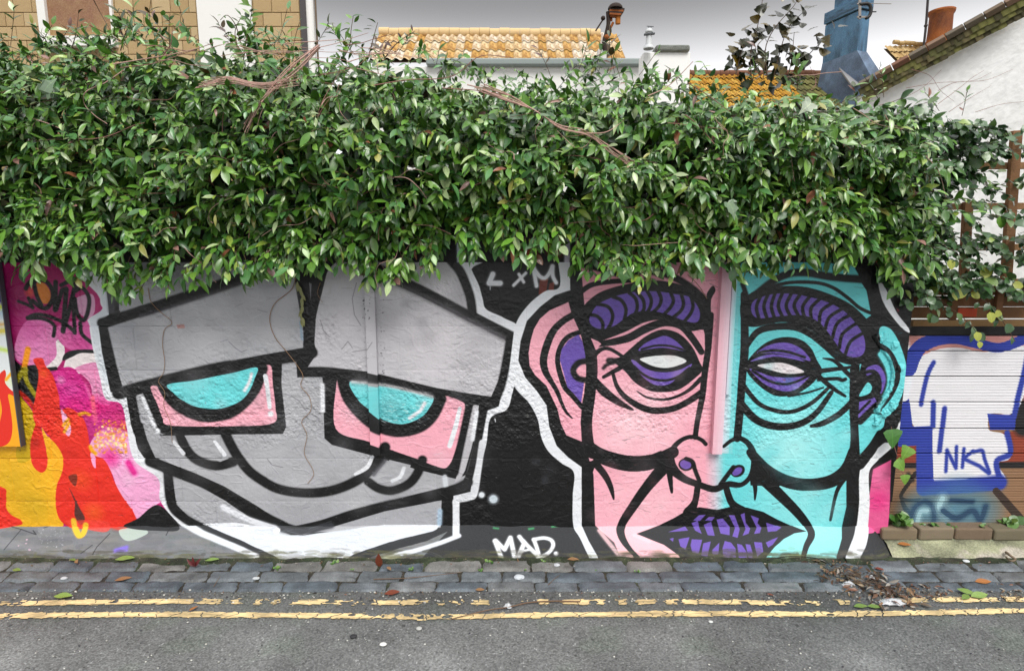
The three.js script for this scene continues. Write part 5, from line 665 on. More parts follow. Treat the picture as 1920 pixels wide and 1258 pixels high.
// ---------------------------------------------------------------- houses behind
const weathered = (a, b, n = 6) => dtexRGB(256, (u, v) => { const k = fbm(u * n, v * n, 4, n, n), f = vnoise(u * 80, v * 80, 80, 80) * 0.08, c = srgb(a).lerp(srgb(b), clamp((k - 0.25) * 2, 0, 1)).convertLinearToSRGB(); return [c.r + f - 0.04, c.g + f - 0.04, c.b + f - 0.04]; });
{ // tan blockwork house at the left
  const Z = -5.5, h = thing('block_house', 'tan blockwork house with white window frames behind the climber', 'house'), P = (x, y) => onZ(x, y, Z);
  const tones = ['#b59a70', '#bca278', '#af946a', '#c0a880'].map((c) => new THREE.MeshStandardMaterial({ color: srgb(c), roughness: 0.9, bumpMap: rep(reliefGrain, 1, 1), bumpScale: 0.003 }));
  const yTop = 5.6, rows = [102, 76, 47, 18, -11, -40].map((y) => P(100, y).y), bh = rows[1] - rows[0];
  part('wall', box(P(-220, 50).x, P(577, 50).x, 0, yTop, Z - 0.3, Z - 0.012, 0.01), std('#94805c', 0.95), h);
  const strips = [[-200, 77, 12], [212, 370, 236], [475, 563, 494]];
  for (const [a, b, s] of strips) for (let r = -1; r < 6; r++) { const y0 = rows[0] + r * bh, w = 34.5; for (let x = s - w * 8 - (r % 2 ? w / 2 : 0); x < b; x += w) { const p0 = Math.max(x, a), p1 = Math.min(x + w, b); if (p1 - p0 < 4) continue; const q0 = P(p0, 60), q1 = P(p1, 60); part('block', box(q0.x + 0.004, q1.x - 0.004, y0 + 0.004, y0 + bh - 0.004, Z - 0.02, Z + rr(0, 0.004), 0.006), pick(tones), h); } }
  const white = std('#e9e8e4', 0.6), X = (x) => P(x, 50).x, Y = (y) => P(150, y).y;
  const win = part('window', box(X(90), X(211), Y(72), yTop, Z - 0.02, Z - 0.004, 0.003), new THREE.MeshStandardMaterial({ map: weathered('#a08258', '#8a5f48', 3), roughness: 0.35, bumpMap: rep(reliefGrain, 2, 2), bumpScale: 0.004 }), h, { label: 'brown obscured glass window' });
  part('frame', box(X(76), X(91), Y(86), yTop, Z - 0.01, Z + 0.05, 0.008), white, win); part('frame', box(X(210), X(215), Y(74), yTop, Z - 0.01, Z + 0.04, 0.006), white, win); part('sill', box(X(84), X(218), Y(90), Y(71), Z - 0.01, Z + 0.09, 0.008), white, win);
  part('panel', box(X(371), X(474), Y(130), yTop, Z - 0.02, Z + 0.012, 0.006), white, h, { label: 'plain white panel between the block strips' });
  part('corner_trim', box(X(564), X(577.5), 0, yTop, Z - 0.1, Z + 0.02, 0.006), std('#4a4647', 0.7), h, { label: 'dark corner strip' });
  part('downpipe', new THREE.CylinderGeometry(0.05, 0.05, yTop, 14).translate(X(583), yTop / 2, Z + 0.02), white, h); part('conduit', new THREE.CylinderGeometry(0.014, 0.014, yTop, 8).translate(X(592), yTop / 2, Z - 0.02), std('#6a5a48', 0.7), h);
}
// pantile: one S-shaped tile, x across, y up the slope
const pantile = (w, l) => grid(8, 2, (u, v) => [(u - 0.5) * w, v * l, Math.sin(u * 6.283) * w * 0.13 + (1 - v) * 0.03]);
function tiledRoof(root, o, ux, uy, cols, rws, w, l, mats, jitter = 0.008) { // o corner at the eaves, ux along, uy up the slope
  const g = pantile(w * 1.06, l * 1.12), n = ux.clone().cross(uy).normalize();
  for (let r = 0; r < rws; r++) for (let c = 0; c < cols; c++) { const m = part('tile', g, mats(c, r), root); m.applyMatrix4(new THREE.Matrix4().makeBasis(ux, uy, n).setPosition(o.clone().addScaledVector(ux, (c + 0.5) * w).addScaledVector(uy, r * l).addScaledVector(n, rr(0, jitter)).addScaledVector(uy, rr(-0.012, 0.012) * l))); }
}
const ridge = (root, a, b, n, r, mat) => { for (let k = 0; k < n; k++) { const p = a.clone().lerp(b, (k + 0.5) / n), L = a.distanceTo(b) / n * 0.97, g = new THREE.CylinderGeometry(r, r, L, 10, 1, false); g.applyQuaternion(new THREE.Quaternion().setFromUnitVectors(V(0, 1, 0), b.clone().sub(a).normalize())); g.translate(p.x, p.y + rr(-0.01, 0.01), p.z); part('ridge_tile', g, mat, root); } };
const tileMap = weathered('#ffffff', '#a8875a', 5), tileM = (c) => new THREE.MeshStandardMaterial({ color: srgb(c), map: tileMap, roughness: 0.95, bumpMap: rep(reliefGrain, 2, 2), bumpScale: 0.01 }), plaster = (a, b, s2 = 0.25) => new THREE.MeshStandardMaterial({ map: rep(weathered(a, b, 5), s2, s2), roughness: 0.9, bumpMap: rep(reliefGrain, 1, 1), bumpScale: 0.006 });
{ // white house with a lichened tile roof, middle
  const Z = -13, h = thing('white_house', 'white rendered house with a grey gutter and lichened tile roof', 'house'), P = (x, y, z = Z) => onZ(x, y, z), white = plaster('#f6f6f4', '#e2e2de');
  part('wall', box(P(640, 120).x, P(1206, 120).x, 0, P(900, 124).y, Z - 0.4, Z, 0.02), white, h);
  part('gutter', box(P(800, 118).x, P(1206, 118).x, P(900, 126).y, P(900, 112).y, Z - 0.05, Z + 0.18, 0.05), std('#8b9593', 0.6), h);
  const e0 = P(690, 113, Z - 0.02), uy = V(0, 0.62, -0.785).normalize(), w = 15.2 / FOCAL * (BACK - Z), cm = ['#efe0c4', '#e9cfa0', '#d9b06a', '#f2e8d6', '#d0a458', '#e8d4b0'].map(tileM);
  tiledRoof(h, V(e0.x, e0.y, e0.z), V(1, 0, 0), uy, 30, 3, w, 0.62, (c) => (c > 22 ? pick(cm.slice(2)) : pick(cm)));
  const top = V(e0.x, e0.y, e0.z).addScaledVector(uy, 1.86); ridge(h, top.clone().add(V(0, 0.05, 0)), V(P(1125, 80, top.z).x, top.y + 0.02, top.z), 22, 0.13, std('#d6b888', 0.9));
  part('roof_deck', (() => { const g = grid(1, 1, (u, v) => [lerp(e0.x, e0.x + 30 * w, u), 0, 0].map((q, i) => (i === 0 ? q : 0)).map((q, i) => q + [0, e0.y - 0.06, e0.z][i] + [0, uy.y, uy.z][i] * v * 1.85)); return g; })(), std('#4a3d2e', 1), h);
  part('gable_end', box(P(1128, 100).x, P(1146, 100).x, P(1100, 122).y, P(1100, 78).y, Z - 0.6, Z - 0.1, 0.03), std('#55483a', 0.9), h, { label: 'dark end of the tile roof' });
  part('chimney_base', box(P(1120, 100).x, P(1136, 100).x, P(1100, 116).y, P(1100, 95).y, Z - 0.1, Z + 0.15, 0.02), white, h);
}
{ // rusty cowl on a crooked post
  const z = -12, P = (x, y) => onZ(x, y, z), c = thing('chimney_cowl', 'rusty brown domed cowl on a crooked post above the tiled roof', 'chimney cowl'), dk = std('#2a1a12', 0.8), rust = std('#8a4a16', 0.8), or = std('#a8651e', 0.8), s = (BACK - z) / FOCAL;
  part('post', tube([[1136, 100], [1133, 80], [1138, 60], [1141, 45], [1140, 22]].map(([x, y]) => P(x, y)), 0.06, 7, 4, 0.8), dk, c); part('bracket', tube([[1138, 64], [1147, 48], [1150, 42]].map(([x, y]) => P(x, y)), 0.035, 6, 4), rust, c);
  const d = new THREE.SphereGeometry(13 * s, 16, 8, 0, 6.283, 0, 1.57); d.scale(1, 0.75, 1); const q = P(1154, 17); d.translate(q.x, q.y, q.z); part('dome', d, dk, c);
  for (let k = 0; k < 4; k++) { const a = P(1142, 19 + k * 3), b = P(1170 - k * 2, 20 + k * 3.2); part('louvre', bar(a, b, 0.05, 0.2), k % 2 ? rust : dk, c); }
  const pot = new THREE.CylinderGeometry(4.5 * s, 4.5 * s, 17 * s, 12), q2 = P(1159, 35); pot.translate(q2.x, q2.y, q2.z); part('pot', pot, or, c); const pt2 = new THREE.CylinderGeometry(3 * s, 3 * s, 14 * s, 10), q3 = P(1147, 28); pt2.translate(q3.x, q3.y, q3.z - 0.1); part('pot', pt2, rust, c);
  part('arm', bar(P(1117, 58), P(1130, 38), 0.035, 0.035), dk, c); part('arm', bar(P(1122, 116), P(1130, 62), 0.04, 0.04), std('#c9b8b0', 0.7), c); part('joint', new THREE.SphereGeometry(4 * s, 10, 8).translate(P(1131, 34).x, P(1131, 34).y, z), dk, c); part('joint', new THREE.IcosahedronGeometry(5.5 * s, 1).translate(P(1137, 70).x, P(1137, 70).y, z), rust, c);
}
{ // white flue and coping, middle right
  const z = -11, P = (x, y, d = z) => onZ(x, y, d), w = thing('white_gable', 'white wall with a flue pipe and a grey stone coping', 'house'), white = std('#f0f0ee', 0.75), s = (BACK - z) / FOCAL;
  part('wall', box(P(1206, 120).x, P(1295, 120).x, 0, P(1250, 97).y, z - 0.5, z, 0.03), white, w);
  part('coping', box(P(1229, 92).x, P(1293, 92).x, P(1260, 98).y, P(1260, 85).y, z - 0.6, z + 0.08, 0.06), new THREE.MeshStandardMaterial({ map: weathered('#8d918a', '#6f736c', 9), roughness: 0.9, bumpMap: rep(reliefGrain, 2, 2), bumpScale: 0.01 }), w, { label: 'grey stone coping slab' });
  const pr = [[9, 96], [9, 92], [5.2, 88], [4.8, 66], [6.6, 66], [6.8, 62.5], [4.9, 62], [4.7, 59], [3, 59]].map(([r, y]) => new THREE.Vector2(r * s, P(1213, y).y)), f = new THREE.LatheGeometry(pr, 18); f.translate(P(1214, 80).x, 0, z + 0.15); const fl = part('flue', f, std('#c9ccce', 0.5), w);
  part('collar', bar(P(1208, 65, z + 0.2), P(1228, 63, z + 0.2), 0.035, 0.06), std('#3b3f44', 0.6), fl); for (const [a, b, c2, d] of [[1217, 58, 1217, 49], [1221, 58, 1221, 49], [1213, 49, 1226, 50]]) part('aerial', bar(P(a, b, z + 0.15), P(c2, d, z + 0.15), 0.014, 0.014), std('#4a4f55', 0.5), fl);
}
{ // lichened roof and blue chimney, right
  const Z = -10.5, h = thing('tiled_house', 'house with a yellow lichened tile roof half hidden by leaves', 'house'), P = (x, y, z = Z) => onZ(x, y, z), uy = V(0, 0.6, -0.8), w = 11 / FOCAL * (BACK - Z);
  const cm = ['#dcab3a', '#d2a02e', '#e2b850', '#c8982e'].map(tileM), gm = ['#5c5a30', '#6a6a34', '#545028', '#74703c'].map((c) => std(c, 0.9)), e0 = P(1293, 205);
  tiledRoof(h, e0, V(1, 0, 0), uy, 27, 6, w, 0.34, (c, r) => (c > 19 || (c > 17 && r > 3) ? pick(gm) : pick(cm)));
  const top = e0.clone().addScaledVector(uy, 2.02); ridge(h, top.clone(), V(P(1582, 110, top.z).x, top.y, top.z), 18, 0.1, std('#6a4530', 0.9));
  part('wall', box(e0.x, P(1595, 150).x, 0, e0.y, Z - 0.3, Z - 0.05, 0.02), std('#e4e0d6', 0.8), h);
  part('roof_deck', grid(1, 1, (u, v) => [lerp(e0.x, e0.x + 27 * w, u), e0.y - 0.07 + uy.y * v * 2, e0.z + uy.z * v * 2]), std('#41382a', 1), h);
  part('flashing', bar(P(1575, 118, Z - 0.6), P(1606, 160, Z + 0.2), 0.2, 0.04), std('#8d8d8f', 0.6), h, { label: 'grey lead flashing beside the chimney' });
  part('vent_post', box(P(1454, 110, Z + 0.3).x, P(1463, 110, Z + 0.3).x, P(1458, 140, Z + 0.3).y, P(1458, 108, Z + 0.3).y, Z + 0.25, Z + 0.35, 0.01), std('#26282c', 0.7), h, { label: 'dark square post' });
}
{ // blue chimney stack, turned so that its right edge is nearer
  const a = onZ(1547, 60, -11.4), b = onZ(1611, 60, -10.5), mid = a.clone().lerp(b, 0.5), along = V(b.x - a.x, 0, b.z - a.z), W = along.length(); along.normalize(); const nrm = V(-along.z, 0, along.x); if (nrm.z < 0) nrm.negate();
  const c = thing('chimney_stack', 'weathered blue painted chimney stack with a television aerial bracket', 'chimney', [mid.x, 0, mid.z]); c.rotation.y = Math.atan2(-along.z, along.x);
  const mt = new THREE.MeshStandardMaterial({ map: rep(weathered('#5d86a6', '#3a4c5c', 5), 1, 1), roughness: 0.85, bumpMap: rep(reliefGrain, 2, 2), bumpScale: 0.008 }), yb = onZ(1560, 107, -11).y, D = 0.28, yBand = a.y + (onZ(1547, 48, -11.4).y - a.y), yStep = onZ(1547, 38, -11.4).y, yTop = onZ(1550, 22, -11.3).y;
  const seg = (x0, x1, y0, y1, z0, z1) => box(x0, x1, y0, y1, z0, z1, 0.012);
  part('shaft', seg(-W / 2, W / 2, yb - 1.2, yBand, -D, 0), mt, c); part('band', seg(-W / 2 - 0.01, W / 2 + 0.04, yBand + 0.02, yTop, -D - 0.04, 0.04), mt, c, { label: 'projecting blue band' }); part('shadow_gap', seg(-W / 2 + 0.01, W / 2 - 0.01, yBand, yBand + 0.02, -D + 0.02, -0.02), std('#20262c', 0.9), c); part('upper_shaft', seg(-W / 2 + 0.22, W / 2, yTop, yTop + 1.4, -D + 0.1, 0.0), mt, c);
  const hw = W / 2, tp = [[-hw, 0], [hw, 0], [hw, -D], [-hw, -D]].map(([x, z]) => [x, yb - 0.02, z]), bt = [[-hw, 0.1], [hw + 0.6, 0.1], [hw + 0.6, -D - 0.1], [-hw, -D - 0.1]].map(([x, z]) => [x * 1.25, yb - 1.3, z]), fp = []; for (let k2 = 0; k2 < 4; k2++) { const n2 = (k2 + 1) % 4; fp.push(...bt[k2], ...bt[n2], ...tp[n2], ...bt[k2], ...tp[n2], ...tp[k2]); }
  const ft = new THREE.BufferGeometry(); ft.setAttribute('position', new THREE.Float32BufferAttribute(fp, 3)); setUV(ft, (x, y, z) => [x, y + z]); ft.computeVertexNormals();
  part('flared_base', ft, new THREE.MeshStandardMaterial({ map: rep(weathered('#6a7f98', '#4a5566', 4), 1, 1), roughness: 0.85, flatShading: true }), c, { label: 'flared blue grey base' });
  const P = (x, y) => onZ(x, y, -10.2), k = thing('aerial_bracket', 'metal aerial bracket with thin rods fixed to the blue chimney', 'aerial'), mtl = std('#8f8a86', 0.5, { metalness: 0.5 }), dk = std('#1c1a1a', 0.6);
  part('plate', bar(P(1613, 36), P(1613, -6), 0.05, 0.03), mtl, k); part('arm', bar(P(1608, 32), P(1626, 32), 0.04, 0.03), mtl, k); part('arm', bar(P(1608, 7), P(1630, 7), 0.03, 0.03), mtl, k); part('hoop', tube([[1612, 8], [1630, 8], [1634, 20], [1630, 31], [1624, 34]].map(([x, y]) => P(x, y)), 0.035, 7, 5), dk, k); part('rod', bar(P(1620, 6), P(1672, 7), 0.012, 0.012), mtl, k); part('rod', bar(P(1632, 22), P(1644, 22), 0.02, 0.02), dk, k);
}
{ // white gable with a mossy verge running up to the right
  const h = thing('gable_house', 'white gable wall under a sloping mossy tile verge', 'house'), d0 = -5.2, d1 = -4.2, P = onZ, A = P(1612, 160, d0), Bq = P(1925, -14, d1), u = Bq.clone().sub(A), L = u.length(); u.normalize();
  const down = P(1745, 135, -4.75).sub(P(1722, 98, -4.75)).normalize(), v = down.clone().multiplyScalar(0.9).add(V(0, 0, 0.32)).normalize(), vv = v.clone().addScaledVector(u, -v.dot(u)).normalize(), n = u.clone().cross(vv).normalize();
  const gm = ['#4d4a2e', '#5a5a34', '#45402a', '#625a3c', '#6b6a3a'].map((c) => std(c, 0.95)), N = 24, w = L / N, g = grid(4, 2, (a2, b2) => [(a2 - 0.5) * w * 1.02, b2 * 0.09, (1 - b2) * 0.022 + Math.sin(a2 * 6.283) * 0.004]);
  for (let r = 0; r < 3; r++) for (let k = 0; k < N; k++) { const m = part('tile', g, pick(gm), h); m.applyMatrix4(new THREE.Matrix4().makeBasis(u, vv.clone().negate(), n.clone().negate()).setPosition(A.clone().addScaledVector(u, (k + (r % 2 ? 0.5 : 0.05)) * w).addScaledVector(vv, 0.07 + (r + 1) * 0.056 + rr(-0.006, 0.01)).addScaledVector(n, rr(-0.01, 0.01)))); }
  for (let k = 0; k < 9; k++) part('verge_board', bar(A.clone().addScaledVector(u, L * k / 9 + 0.004), A.clone().addScaledVector(u, L * (k + 1) / 9 - 0.004), 0.07, 0.09), std(pick(['#6a5a48', '#75523f', '#7d6552', '#665c4e']), 0.9), h);
  const q = [A, Bq].map((p) => p.clone().addScaledVector(vv, 0.16)), shp = new THREE.BufferGeometry(); const x0 = q[0], x1 = q[1], ex = x1.clone().addScaledVector(u, 2.5), pos = [x0.x, 0, x0.z, ex.x, 0, ex.z, ex.x, ex.y, ex.z, x0.x, 0, x0.z, ex.x, ex.y, ex.z, x0.x, x0.y, x0.z].map((q2, i) => (i % 3 === 2 ? q2 - 0.16 : q2)); shp.setAttribute('position', new THREE.Float32BufferAttribute(pos, 3)); shp.setAttribute('uv', new THREE.Float32BufferAttribute([0, 0, 1, 0, 1, 1, 0, 0, 1, 1, 0, 1], 2)); shp.computeVertexNormals();
  const back = shp.clone(); back.translate(0.25, 0, -0.35); part('wall', mergeGeometries([shp, back]), plaster('#fbfbf9', '#f1f1ee', 1), h);
  // roof, pot and pole beyond the verge
  const z = -9, r2 = thing('far_roof', 'small pale tile roof corner beyond the mossy verge', 'roof'), s = (BACK - z) / FOCAL, tm = ['#b79a68', '#a98a58', '#c2a878'].map((c) => std(c, 0.9)), o = P(1690, 122, z), uy = V(-0.25, 0.75, -0.6).normalize();
  tiledRoof(r2, o, V(1, 0.02, 0).normalize(), uy, 7, 3, 9 * s, 0.2, () => pick(tm), 0.01); ridge(r2, P(1676, 79, z - 0.3), P(1735, 83, z - 0.3), 6, 0.04, tm[0]); part('roof_deck', grid(1, 1, (a, b) => { const q2 = o.clone().addScaledVector(V(1, 0.02, 0), a * 63 * s).addScaledVector(uy, b * 0.6); return [q2.x, q2.y - 0.03, q2.z]; }), std('#5c4c34', 1), r2);
  const pot = thing('chimney_pot', 'rust orange clay chimney pot behind the mossy verge', 'chimney pot'), pr = [[19.5, 90], [18, 60], [17.5, 30], [20, 25], [20.5, 20.5], [17, 20], [15, 21]].map(([r, y]) => new THREE.Vector2(r * s, P(1762, y, z).y)), lt = new THREE.LatheGeometry(pr, 28); lt.translate(P(1764, 50, z).x, 0, z); part('pot', lt, new THREE.MeshStandardMaterial({ map: rep(weathered('#a35a1c', '#5c2f16', 4), 2, 1), roughness: 0.8 }), pot); 
  const pole = thing('pole', 'thin dark pole standing beside the orange chimney pot', 'pole'); part('shaft', tube([P(1733, 86, z + 0.2), P(1737, 50, z + 0.2), P(1742, -20, z + 0.2)], 0.022, 7, 4), std('#2a2120', 0.6), pole); part('clamp', new THREE.SphereGeometry(0.034, 8, 6).translate(P(1737, 48, z + 0.2).x, P(1737, 48, z + 0.2).y, z + 0.2), std('#2a2120', 0.6), pole);
}
// ---------------------------------------------------------------- fallen leaves, weeds and litter on the ground
{
  const dead = { green: leafMat(srgb('#7fa04a'), 0.5), bright: leafMat(srgb('#93b458'), 0.5), rust: leafMat(srgb('#8a3f22'), 0.6), red: leafMat(srgb('#6d1f22'), 0.55), tan: leafMat(srgb('#a67c52'), 0.7), dark: leafMat(srgb('#4f3a2a'), 0.7), orange: leafMat(srgb('#c07a3a'), 0.7) };
  const lie = (px, py, lenPx, rot, mat, label, tilt = 0.12, y = 0.008, upright = 0) => {
    const p = onY(px, py, y), s = lenPx / FOCAL * p.distanceTo(EYEP), d = V(Math.cos(rot), 0.12 + upright, Math.sin(rot) * 1), q = leafMatrix(p.clone().addScaledVector(d.clone().normalize(), -s / 2), d, upright > 1 ? V(0, 0.3, 1) : V(rr(-tilt, tilt), 1, rr(-tilt, tilt) + 0.2), s);
    if (upright <= 1) q.elements[13] = y; const m = solo('fallen_leaf', leafShapes[2], mat, label, 'leaf', 'fallen leaves on the ground'); m.applyMatrix4(q); return m;
  };
  lie(233, 1048, 27, -0.15, dead.bright, 'light green leaf on the setts below the purple paint smear', 0.1, 0.014); lie(397, 1050, 21, -0.2, dead.bright, 'narrow light green leaf right of the dark red seedling', 0.1, 0.012); lie(30, 1069, 14, 0.2, dead.green, 'small green leaf on the setts nearest the left edge'); lie(117, 1118, 26, 0, dead.bright, 'light green leaf above the nearer yellow line, furthest left', 0.05, 0.012); lie(135, 1050, 14, 0.4, dead.green, 'small green leaf beside a dry brown curl at the plinth', 0.3, 0.016); lie(142, 1053, 13, 0.8, dead.tan, 'dry brown curled leaf touching a small green leaf', 0.5, 0.018);
  lie(710, 1052, 30, 1.5, dead.rust, 'rust coloured leaf standing upright against the plinth', 0, 0.03, 3); lie(729, 1066, 15, 0.9, dead.tan, 'pale yellowish leaf bit beside the upright rust leaf', 0.2, 0.016); lie(735, 1112, 26, -0.2, dead.rust, 'brown leaf lying on the road edge below the upright leaf'); lie(362, 1141, 14, -1, dead.orange, 'small tan leaf bit between the yellow lines at the left'); lie(230, 1086, 22, -0.3, dead.tan, 'tan leaf on the outer row of setts under the seedling'); lie(1075, 1049, 20, 0.1, dead.tan, 'brown leaf at the foot of the plinth right of MAD'); lie(1697, 1021, 18, 0.3, dead.orange, 'orange leaf on the mossy concrete under the bricks', 0.1, 0.055); lie(1650, 1067, 13, 0.6, dead.rust, 'brown leaf on the setts right of the litter heap'); lie(1845, 1091, 22, 0.05, dead.orange, 'orange leaf on the setts near the right edge');
  lie(1615, 1137, 21, 0, dead.green, 'rounded green leaf by the crumpled clear plastic', 0.1); lie(1641, 1138, 20, 0.2, dead.green, 'dull green leaf between rounded leaf and plastic', 0.1); lie(1815, 1111, 24, 0.9, dead.bright, 'first of three joined green leaves on the road', 0.2, 0.014); lie(1838, 1117, 26, -0.1, dead.bright, 'pointed green leaf lying right of its two neighbours', 0.2, 0.014); lie(1812, 1120, 20, 2.6, dead.green, 'darker of three joined green leaves by the nearer line', 0.2, 0.012); lie(900, 1106, 16, 0.1, dead.tan, 'tan scrap of leaf on the road edge below MAD'); lie(1445, 1115, 10, 0.5, dead.rust, 'small brown leaf bit left of the litter heap');
  // dark red seedling
  const sd = thing('seedling', 'dark red three leaved seedling growing between the setts', 'plant'); for (const a of [-0.9, -0.1, 0.7]) { const m = part('leaf', leafShapes[1], dead.red, sd); m.applyMatrix4(leafMatrix(onY(365, 1062, 0.004), V(a, 1.1, 0.4), V(0, 0.4, 1), 0.055)); } part('stem', tube([onY(365, 1064, -0.01), onY(365, 1062, 0.008)], 0.002), redTwig, sd);
  // weeds in the joints
  const wg = [leafMat(srgb('#5f8f35'), 0.5), leafMat(srgb('#46752b'), 0.5), leafMat(srgb('#7aa047'), 0.5)];
  const weed = (px, py, r, n, label, y = 0, h = 1) => { const w = thing('weed', label, 'weed', [0, 0, 0], 'weeds in the joints'), p = onY(px, py, y); for (let k = 0; k < n; k++) { const a = rr(0, 6.28), m = part('leaf', ivyShapes[k % 2], wg[k % 3], w); m.applyMatrix4(leafMatrix(p.clone().add(V(rr(-r, r) * 0.5, rr(0, r * 0.3), rr(-r, r) * 0.3)), V(Math.cos(a), rr(0.2, 1) * h, Math.sin(a)), V(0, 1, 0.7).add(jit(0.3)), rr(0.35, 0.75) * r)); } };
  weed(626, 1058, 0.03, 10, 'small bright weed in the joint below the white chin', 0, 1.4); weed(520, 1067, 0.025, 9, 'low weed on the top row of setts left of the bright weed'); weed(770, 1069, 0.022, 12, 'flat weed right of the upright rust leaf'); weed(918, 1056, 0.03, 12, 'leafy weed at the plinth below the letter M of MAD'); weed(1018, 1054, 0.024, 9, 'mossy weed at the plinth right of MAD'); weed(985, 1070, 0.014, 6, 'tiny weed between setts below MAD'); weed(900, 1070, 0.018, 7, 'tiny weed above the second row of setts below MAD'); weed(1195, 1073, 0.018, 7, 'small weed between setts below the pink neck'); weed(660, 1069, 0.014, 6, 'tiny weed left of the pale leaf bit'); weed(1115, 1070, 0.012, 5, 'tiny weed in the joint below the pink neck, nearer MAD');
  weed(1690, 985, 0.1, 22, 'nettle like weed in the corner where wall meets fence', 0.13, 1.6); weed(1755, 988, 0.055, 14, 'leafy weed on the bricks under the blue fuzzy paint', 0.12, 1); weed(1785, 990, 0.04, 10, 'low weed on the bricks right of the leafy weed', 0.12, 0.7); weed(1893, 985, 0.085, 20, 'broad leaved weed on the bricks nearest the right edge', 0.12, 1.2); weed(1838, 989, 0.04, 9, 'low weed on the bricks left of the broad leaved one', 0.12, 0.7); weed(1731, 987, 0.03, 8, 'small weed on the bricks beside the nettle', 0.12, 1);
  const hv = thing('ivy_strand', 'hanging ivy strand with four pale leaves at the wall corner', 'ivy'), hm = leafMat(srgb('#7fae3f'), 0.4), hm2 = leafMat(srgb('#4f8a38'), 0.4); [[1673, 805, 0.1, 0.1, hm2], [1706, 838, 0.075, -0.6, hm], [1682, 862, 0.075, 0.9, hm], [1697, 890, 0.055, 0.1, hm]].forEach(([x, y, s, a, mt]) => { const m = part('leaf', heartShape, mt, hv); m.applyMatrix4(leafMatrix(onZ(x, y, 0.05), V(Math.sin(a), -1, 0.25), V(0, 0.4, 1), s)); }); part('stem', tube([[1672, 800], [1680, 845], [1688, 862], [1697, 850], [1704, 836]].map(([x, y]) => onZ(x, y, 0.03)), 0.0018), redTwig, hv); part('stem', tube([[1688, 862], [1690, 880], [1697, 892]].map(([x, y]) => onZ(x, y, 0.03)), 0.0015), redTwig, hv);
  // twigs, plastic, pebbles
  const twig = (pts, r, label) => solo('twig', tube(pts.map(([x, y], i) => onY(x, y, 0.008 + (i % 2) * 0.004)), r, 6, 4, 0.5), std('#6f5744', 0.9), label, 'twig');
  twig([[1088, 1128], [1040, 1127], [990, 1130], [955, 1138], [920, 1143], [880, 1152], [845, 1161]], 0.0034, 'long bare twig lying across both yellow lines'); twig([[700, 1086], [760, 1084], [820, 1078], [865, 1073]], 0.0022, 'thin twig along the setts below the weeds'); twig([[1028, 1097], [1040, 1085], [1050, 1078]], 0.0016, 'short twig on the setts right of the white pebble'); twig([[400, 1100], [412, 1080]], 0.0016, 'short twig standing on the setts at the left');
  const peb = (px, py, r, c, label) => { const g = new THREE.IcosahedronGeometry(r, 2), p = g.attributes.position; for (let i = 0; i < p.count; i++) { const k = 1 + (fbm(p.getX(i) * 90 + px, p.getY(i) * 90 + p.getZ(i) * 60, 2) - 0.4) * 0.7; p.setXYZ(i, p.getX(i) * k * 1.3, p.getY(i) * k * 0.55, p.getZ(i) * k); } g.computeVertexNormals(); const q = onY(px, py, 0); g.translate(q.x, r * 0.4, q.z); solo('pebble', g, std(c, 0.7), label, 'pebble'); };
  peb(973, 1085, 0.02, '#c6ccd2', 'whitish flat pebble on the setts below MAD'); peb(718, 1210, 0.012, '#dededa', 'white pebble on the open road'); peb(662, 1195, 0.012, '#2a2a2e', 'dark pebble left of the white pebble on the road'); peb(119, 1086, 0.012, '#b9bdc0', 'pale pebble on the setts at the left'); peb(479, 1086, 0.012, '#b9bdc0', 'pale stone chip on the setts below the seedling'); peb(1045, 1061, 0.012, '#c4c8cc', 'pale chip at the plinth right of MAD'); peb(1790, 1021, 0.01, '#e2e4e6', 'white chip on the mossy concrete'); peb(1790, 1030, 0.008, '#d9dbdc', 'smaller white chip on the mossy concrete edge'); peb(785, 1180, 0.01, '#b0b0ac', 'grey chip on the road below the yellow lines'); peb(1812, 1054, 0.014, '#d4d8da', 'pale stone at the edge of the mossy concrete'); peb(1333, 1167, 0.008, '#c9cbc9', 'small pale chip just beyond the solid yellow line');
  const plastic = (px, py, w, d, label, seed) => { const c = onY(px, py, 0.004), g = grid(16, 8, (u, v) => { const a = u * 2 - 1, b = v * 2 - 1, k = Math.sqrt(Math.max(0, 1 - 0.7 * a * a)), n = fbm(u * 6 + seed, v * 5, 3), r = 1 - Math.abs(fbm(u * 9 + seed, v * 7 + 3, 2) - 0.42) * 6; return [c.x + a * w * (0.9 + n * 0.3), c.y + 0.003 + (1 - a * a) * (1 - b * b) * 0.014 + Math.max(0, r) * 0.007 * (1 - a * a), c.z - b * d * k * (0.8 + n * 0.5)]; }); solo('plastic_scrap', g, new THREE.MeshPhysicalMaterial({ color: srgb('#dfe2e6'), roughness: 0.28, side: THREE.DoubleSide, transmission: 0.35, thickness: 0 }), label, 'litter'); };
  plastic(1675, 1131, 0.062, 0.024, 'crumpled clear plastic scrap lying on the nearer yellow line', 3); plastic(952, 1139, 0.018, 0.012, 'small white scrap caught under the long twig', 8); plastic(1592, 1098, 0.03, 0.014, 'white scrap in the middle of the litter heap', 14); plastic(1850, 1019, 0.02, 0.008, 'white scrap on the mossy concrete', 19); plastic(1634, 1086, 0.018, 0.01, 'white scrap on the setts right of the litter heap', 24);
  const cur = onY(1896, 1046, 0); solo('bark_scrap', tube([onY(1888, 1036, 0.03), onY(1896, 1042, 0.045), onY(1905, 1049, 0.03), onY(1897, 1052, 0.02), onY(1887, 1044, 0.02)], 0.008, 7, 6, 0.5), std('#7a6a58', 0.9), 'curled brown scrap on the mossy concrete at the right', 'litter');
  // heap of dead leaves and stalks swept against the setts
  const heap = [], hc = ['#7a5238', '#5a4030', '#94704c', '#8a5a42', '#a08868', '#b8b0a8', '#8c8a86', '#453428', '#6d5a44'];
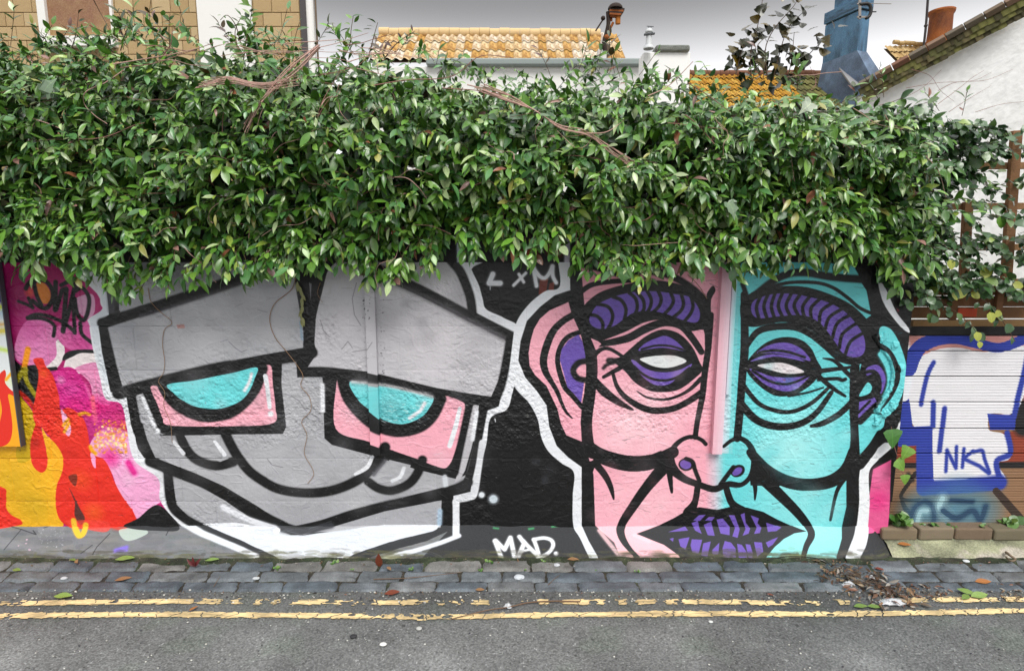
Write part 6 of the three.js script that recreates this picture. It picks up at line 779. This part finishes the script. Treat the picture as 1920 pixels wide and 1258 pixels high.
  for (let k = 0; k < 270; k++) { const t = rnd(), px = lerp(1560, 1690, t) + rr(-44, 44), py = lerp(1060, 1124, Math.pow(t, 0.9)) + rr(-18, 18), q = onY(px, py, 0.004 + Math.abs(rr(0, 1) + rr(0, 1) - 1) * 0.022); heap.push([q, rr(0.016, 0.05), pick(hc)]); }
  for (let k = 0; k < 110; k++) { const q = onY(rr(1660, 1780), rr(1098, 1122), 0.006); heap.push([q, rr(0.012, 0.034), pick(hc)]); } for (let k = 0; k < 70; k++) heap.push([onY(rr(1860, 1920), rr(1094, 1128), 0.004), rr(0.01, 0.026), pick(hc)]); for (let k = 0; k < 150; k++) heap.push([onY(rr(20, 1920), rr(1048, 1062), 0.004), rr(0.008, 0.02), pick(hc)]); for (let k = 0; k < 170; k++) heap.push([onY(rr(0, 1920), rr(1108, 1122), 0.003), rr(0.006, 0.014), pick(hc)]);
  const im = new THREE.InstancedMesh(leafShapes[1], leafMat(new THREE.Color(1, 1, 1), 0.7), heap.length); im.name = 'leaf_litter'; im.userData = { kind: 'stuff', label: 'brown dead leaves and stalks gathered on the setts', category: 'leaf litter' }; heap.forEach(([p, s, c], i) => { im.setMatrixAt(i, leafMatrix(p, V(rr(-1, 1), rr(-0.1, 0.35), rr(-1, 1)), V(0, 1, 0).add(jit(0.8)), s)); im.setColorAt(i, srgb(c)); }); im.castShadow = im.receiveShadow = true; scene.add(im);
  const st = []; for (let k = 0; k < 60; k++) { const t = rnd(), a = onY(lerp(1560, 1690, t) + rr(-30, 30), lerp(1065, 1118, t) + rr(-14, 14), 0.012), b = a.clone().add(V(rr(-0.09, 0.09), rr(0, 0.025), rr(-0.05, 0.05))); st.push(tube([a, a.clone().lerp(b, 0.5).add(V(0, rr(0, 0.012), 0)), b], 0.0014, 4, 3)); } const sm = solo('dry_stalks', mergeGeometries(st), std('#59483a', 0.9), 'thin dry stalks tangled in the litter heap', 'stalks'); sm.userData.kind = 'stuff';
  const hl = thing('cable', 'thin dark wire arching along the foot of the cyan half', 'wire'); part('wire', tube([[1440, 1050], [1470, 1044], [1510, 1044], [1545, 1050], [1560, 1062]].map(([x, y]) => onY(x, y, 0.01)), 0.0022), std('#2c2a2a', 0.7), hl);
}
const grit = []; { const g = new THREE.IcosahedronGeometry(1, 0); for (let k = 0; k < 900; k++) { const near = rnd() < 0.6, p = onY(rr(-20, 1940), near ? rr(1106, 1130) : rr(1106, 1256), 0.002), s = rr(0.001, 0.0035) * (near ? 1.3 : 1); grit.push([p, s, pick(['#8a8a86', '#5c5a56', '#a8a6a0', '#45444a', '#c9c7c0'])]); }
  const im = new THREE.InstancedMesh(g, std('#ffffff', 0.9), grit.length); im.name = 'gravel'; im.userData = { kind: 'stuff', label: 'loose grit scattered on the road by the setts', category: 'gravel' }; grit.forEach(([p, s, c], i) => { im.setMatrixAt(i, new THREE.Matrix4().makeScale(s * 1.4, s, s).setPosition(p)); im.setColorAt(i, srgb(c)); }); scene.add(im); }
camera.far = 400; camera.updateProjectionMatrix();
renderer.render(scene, camera);
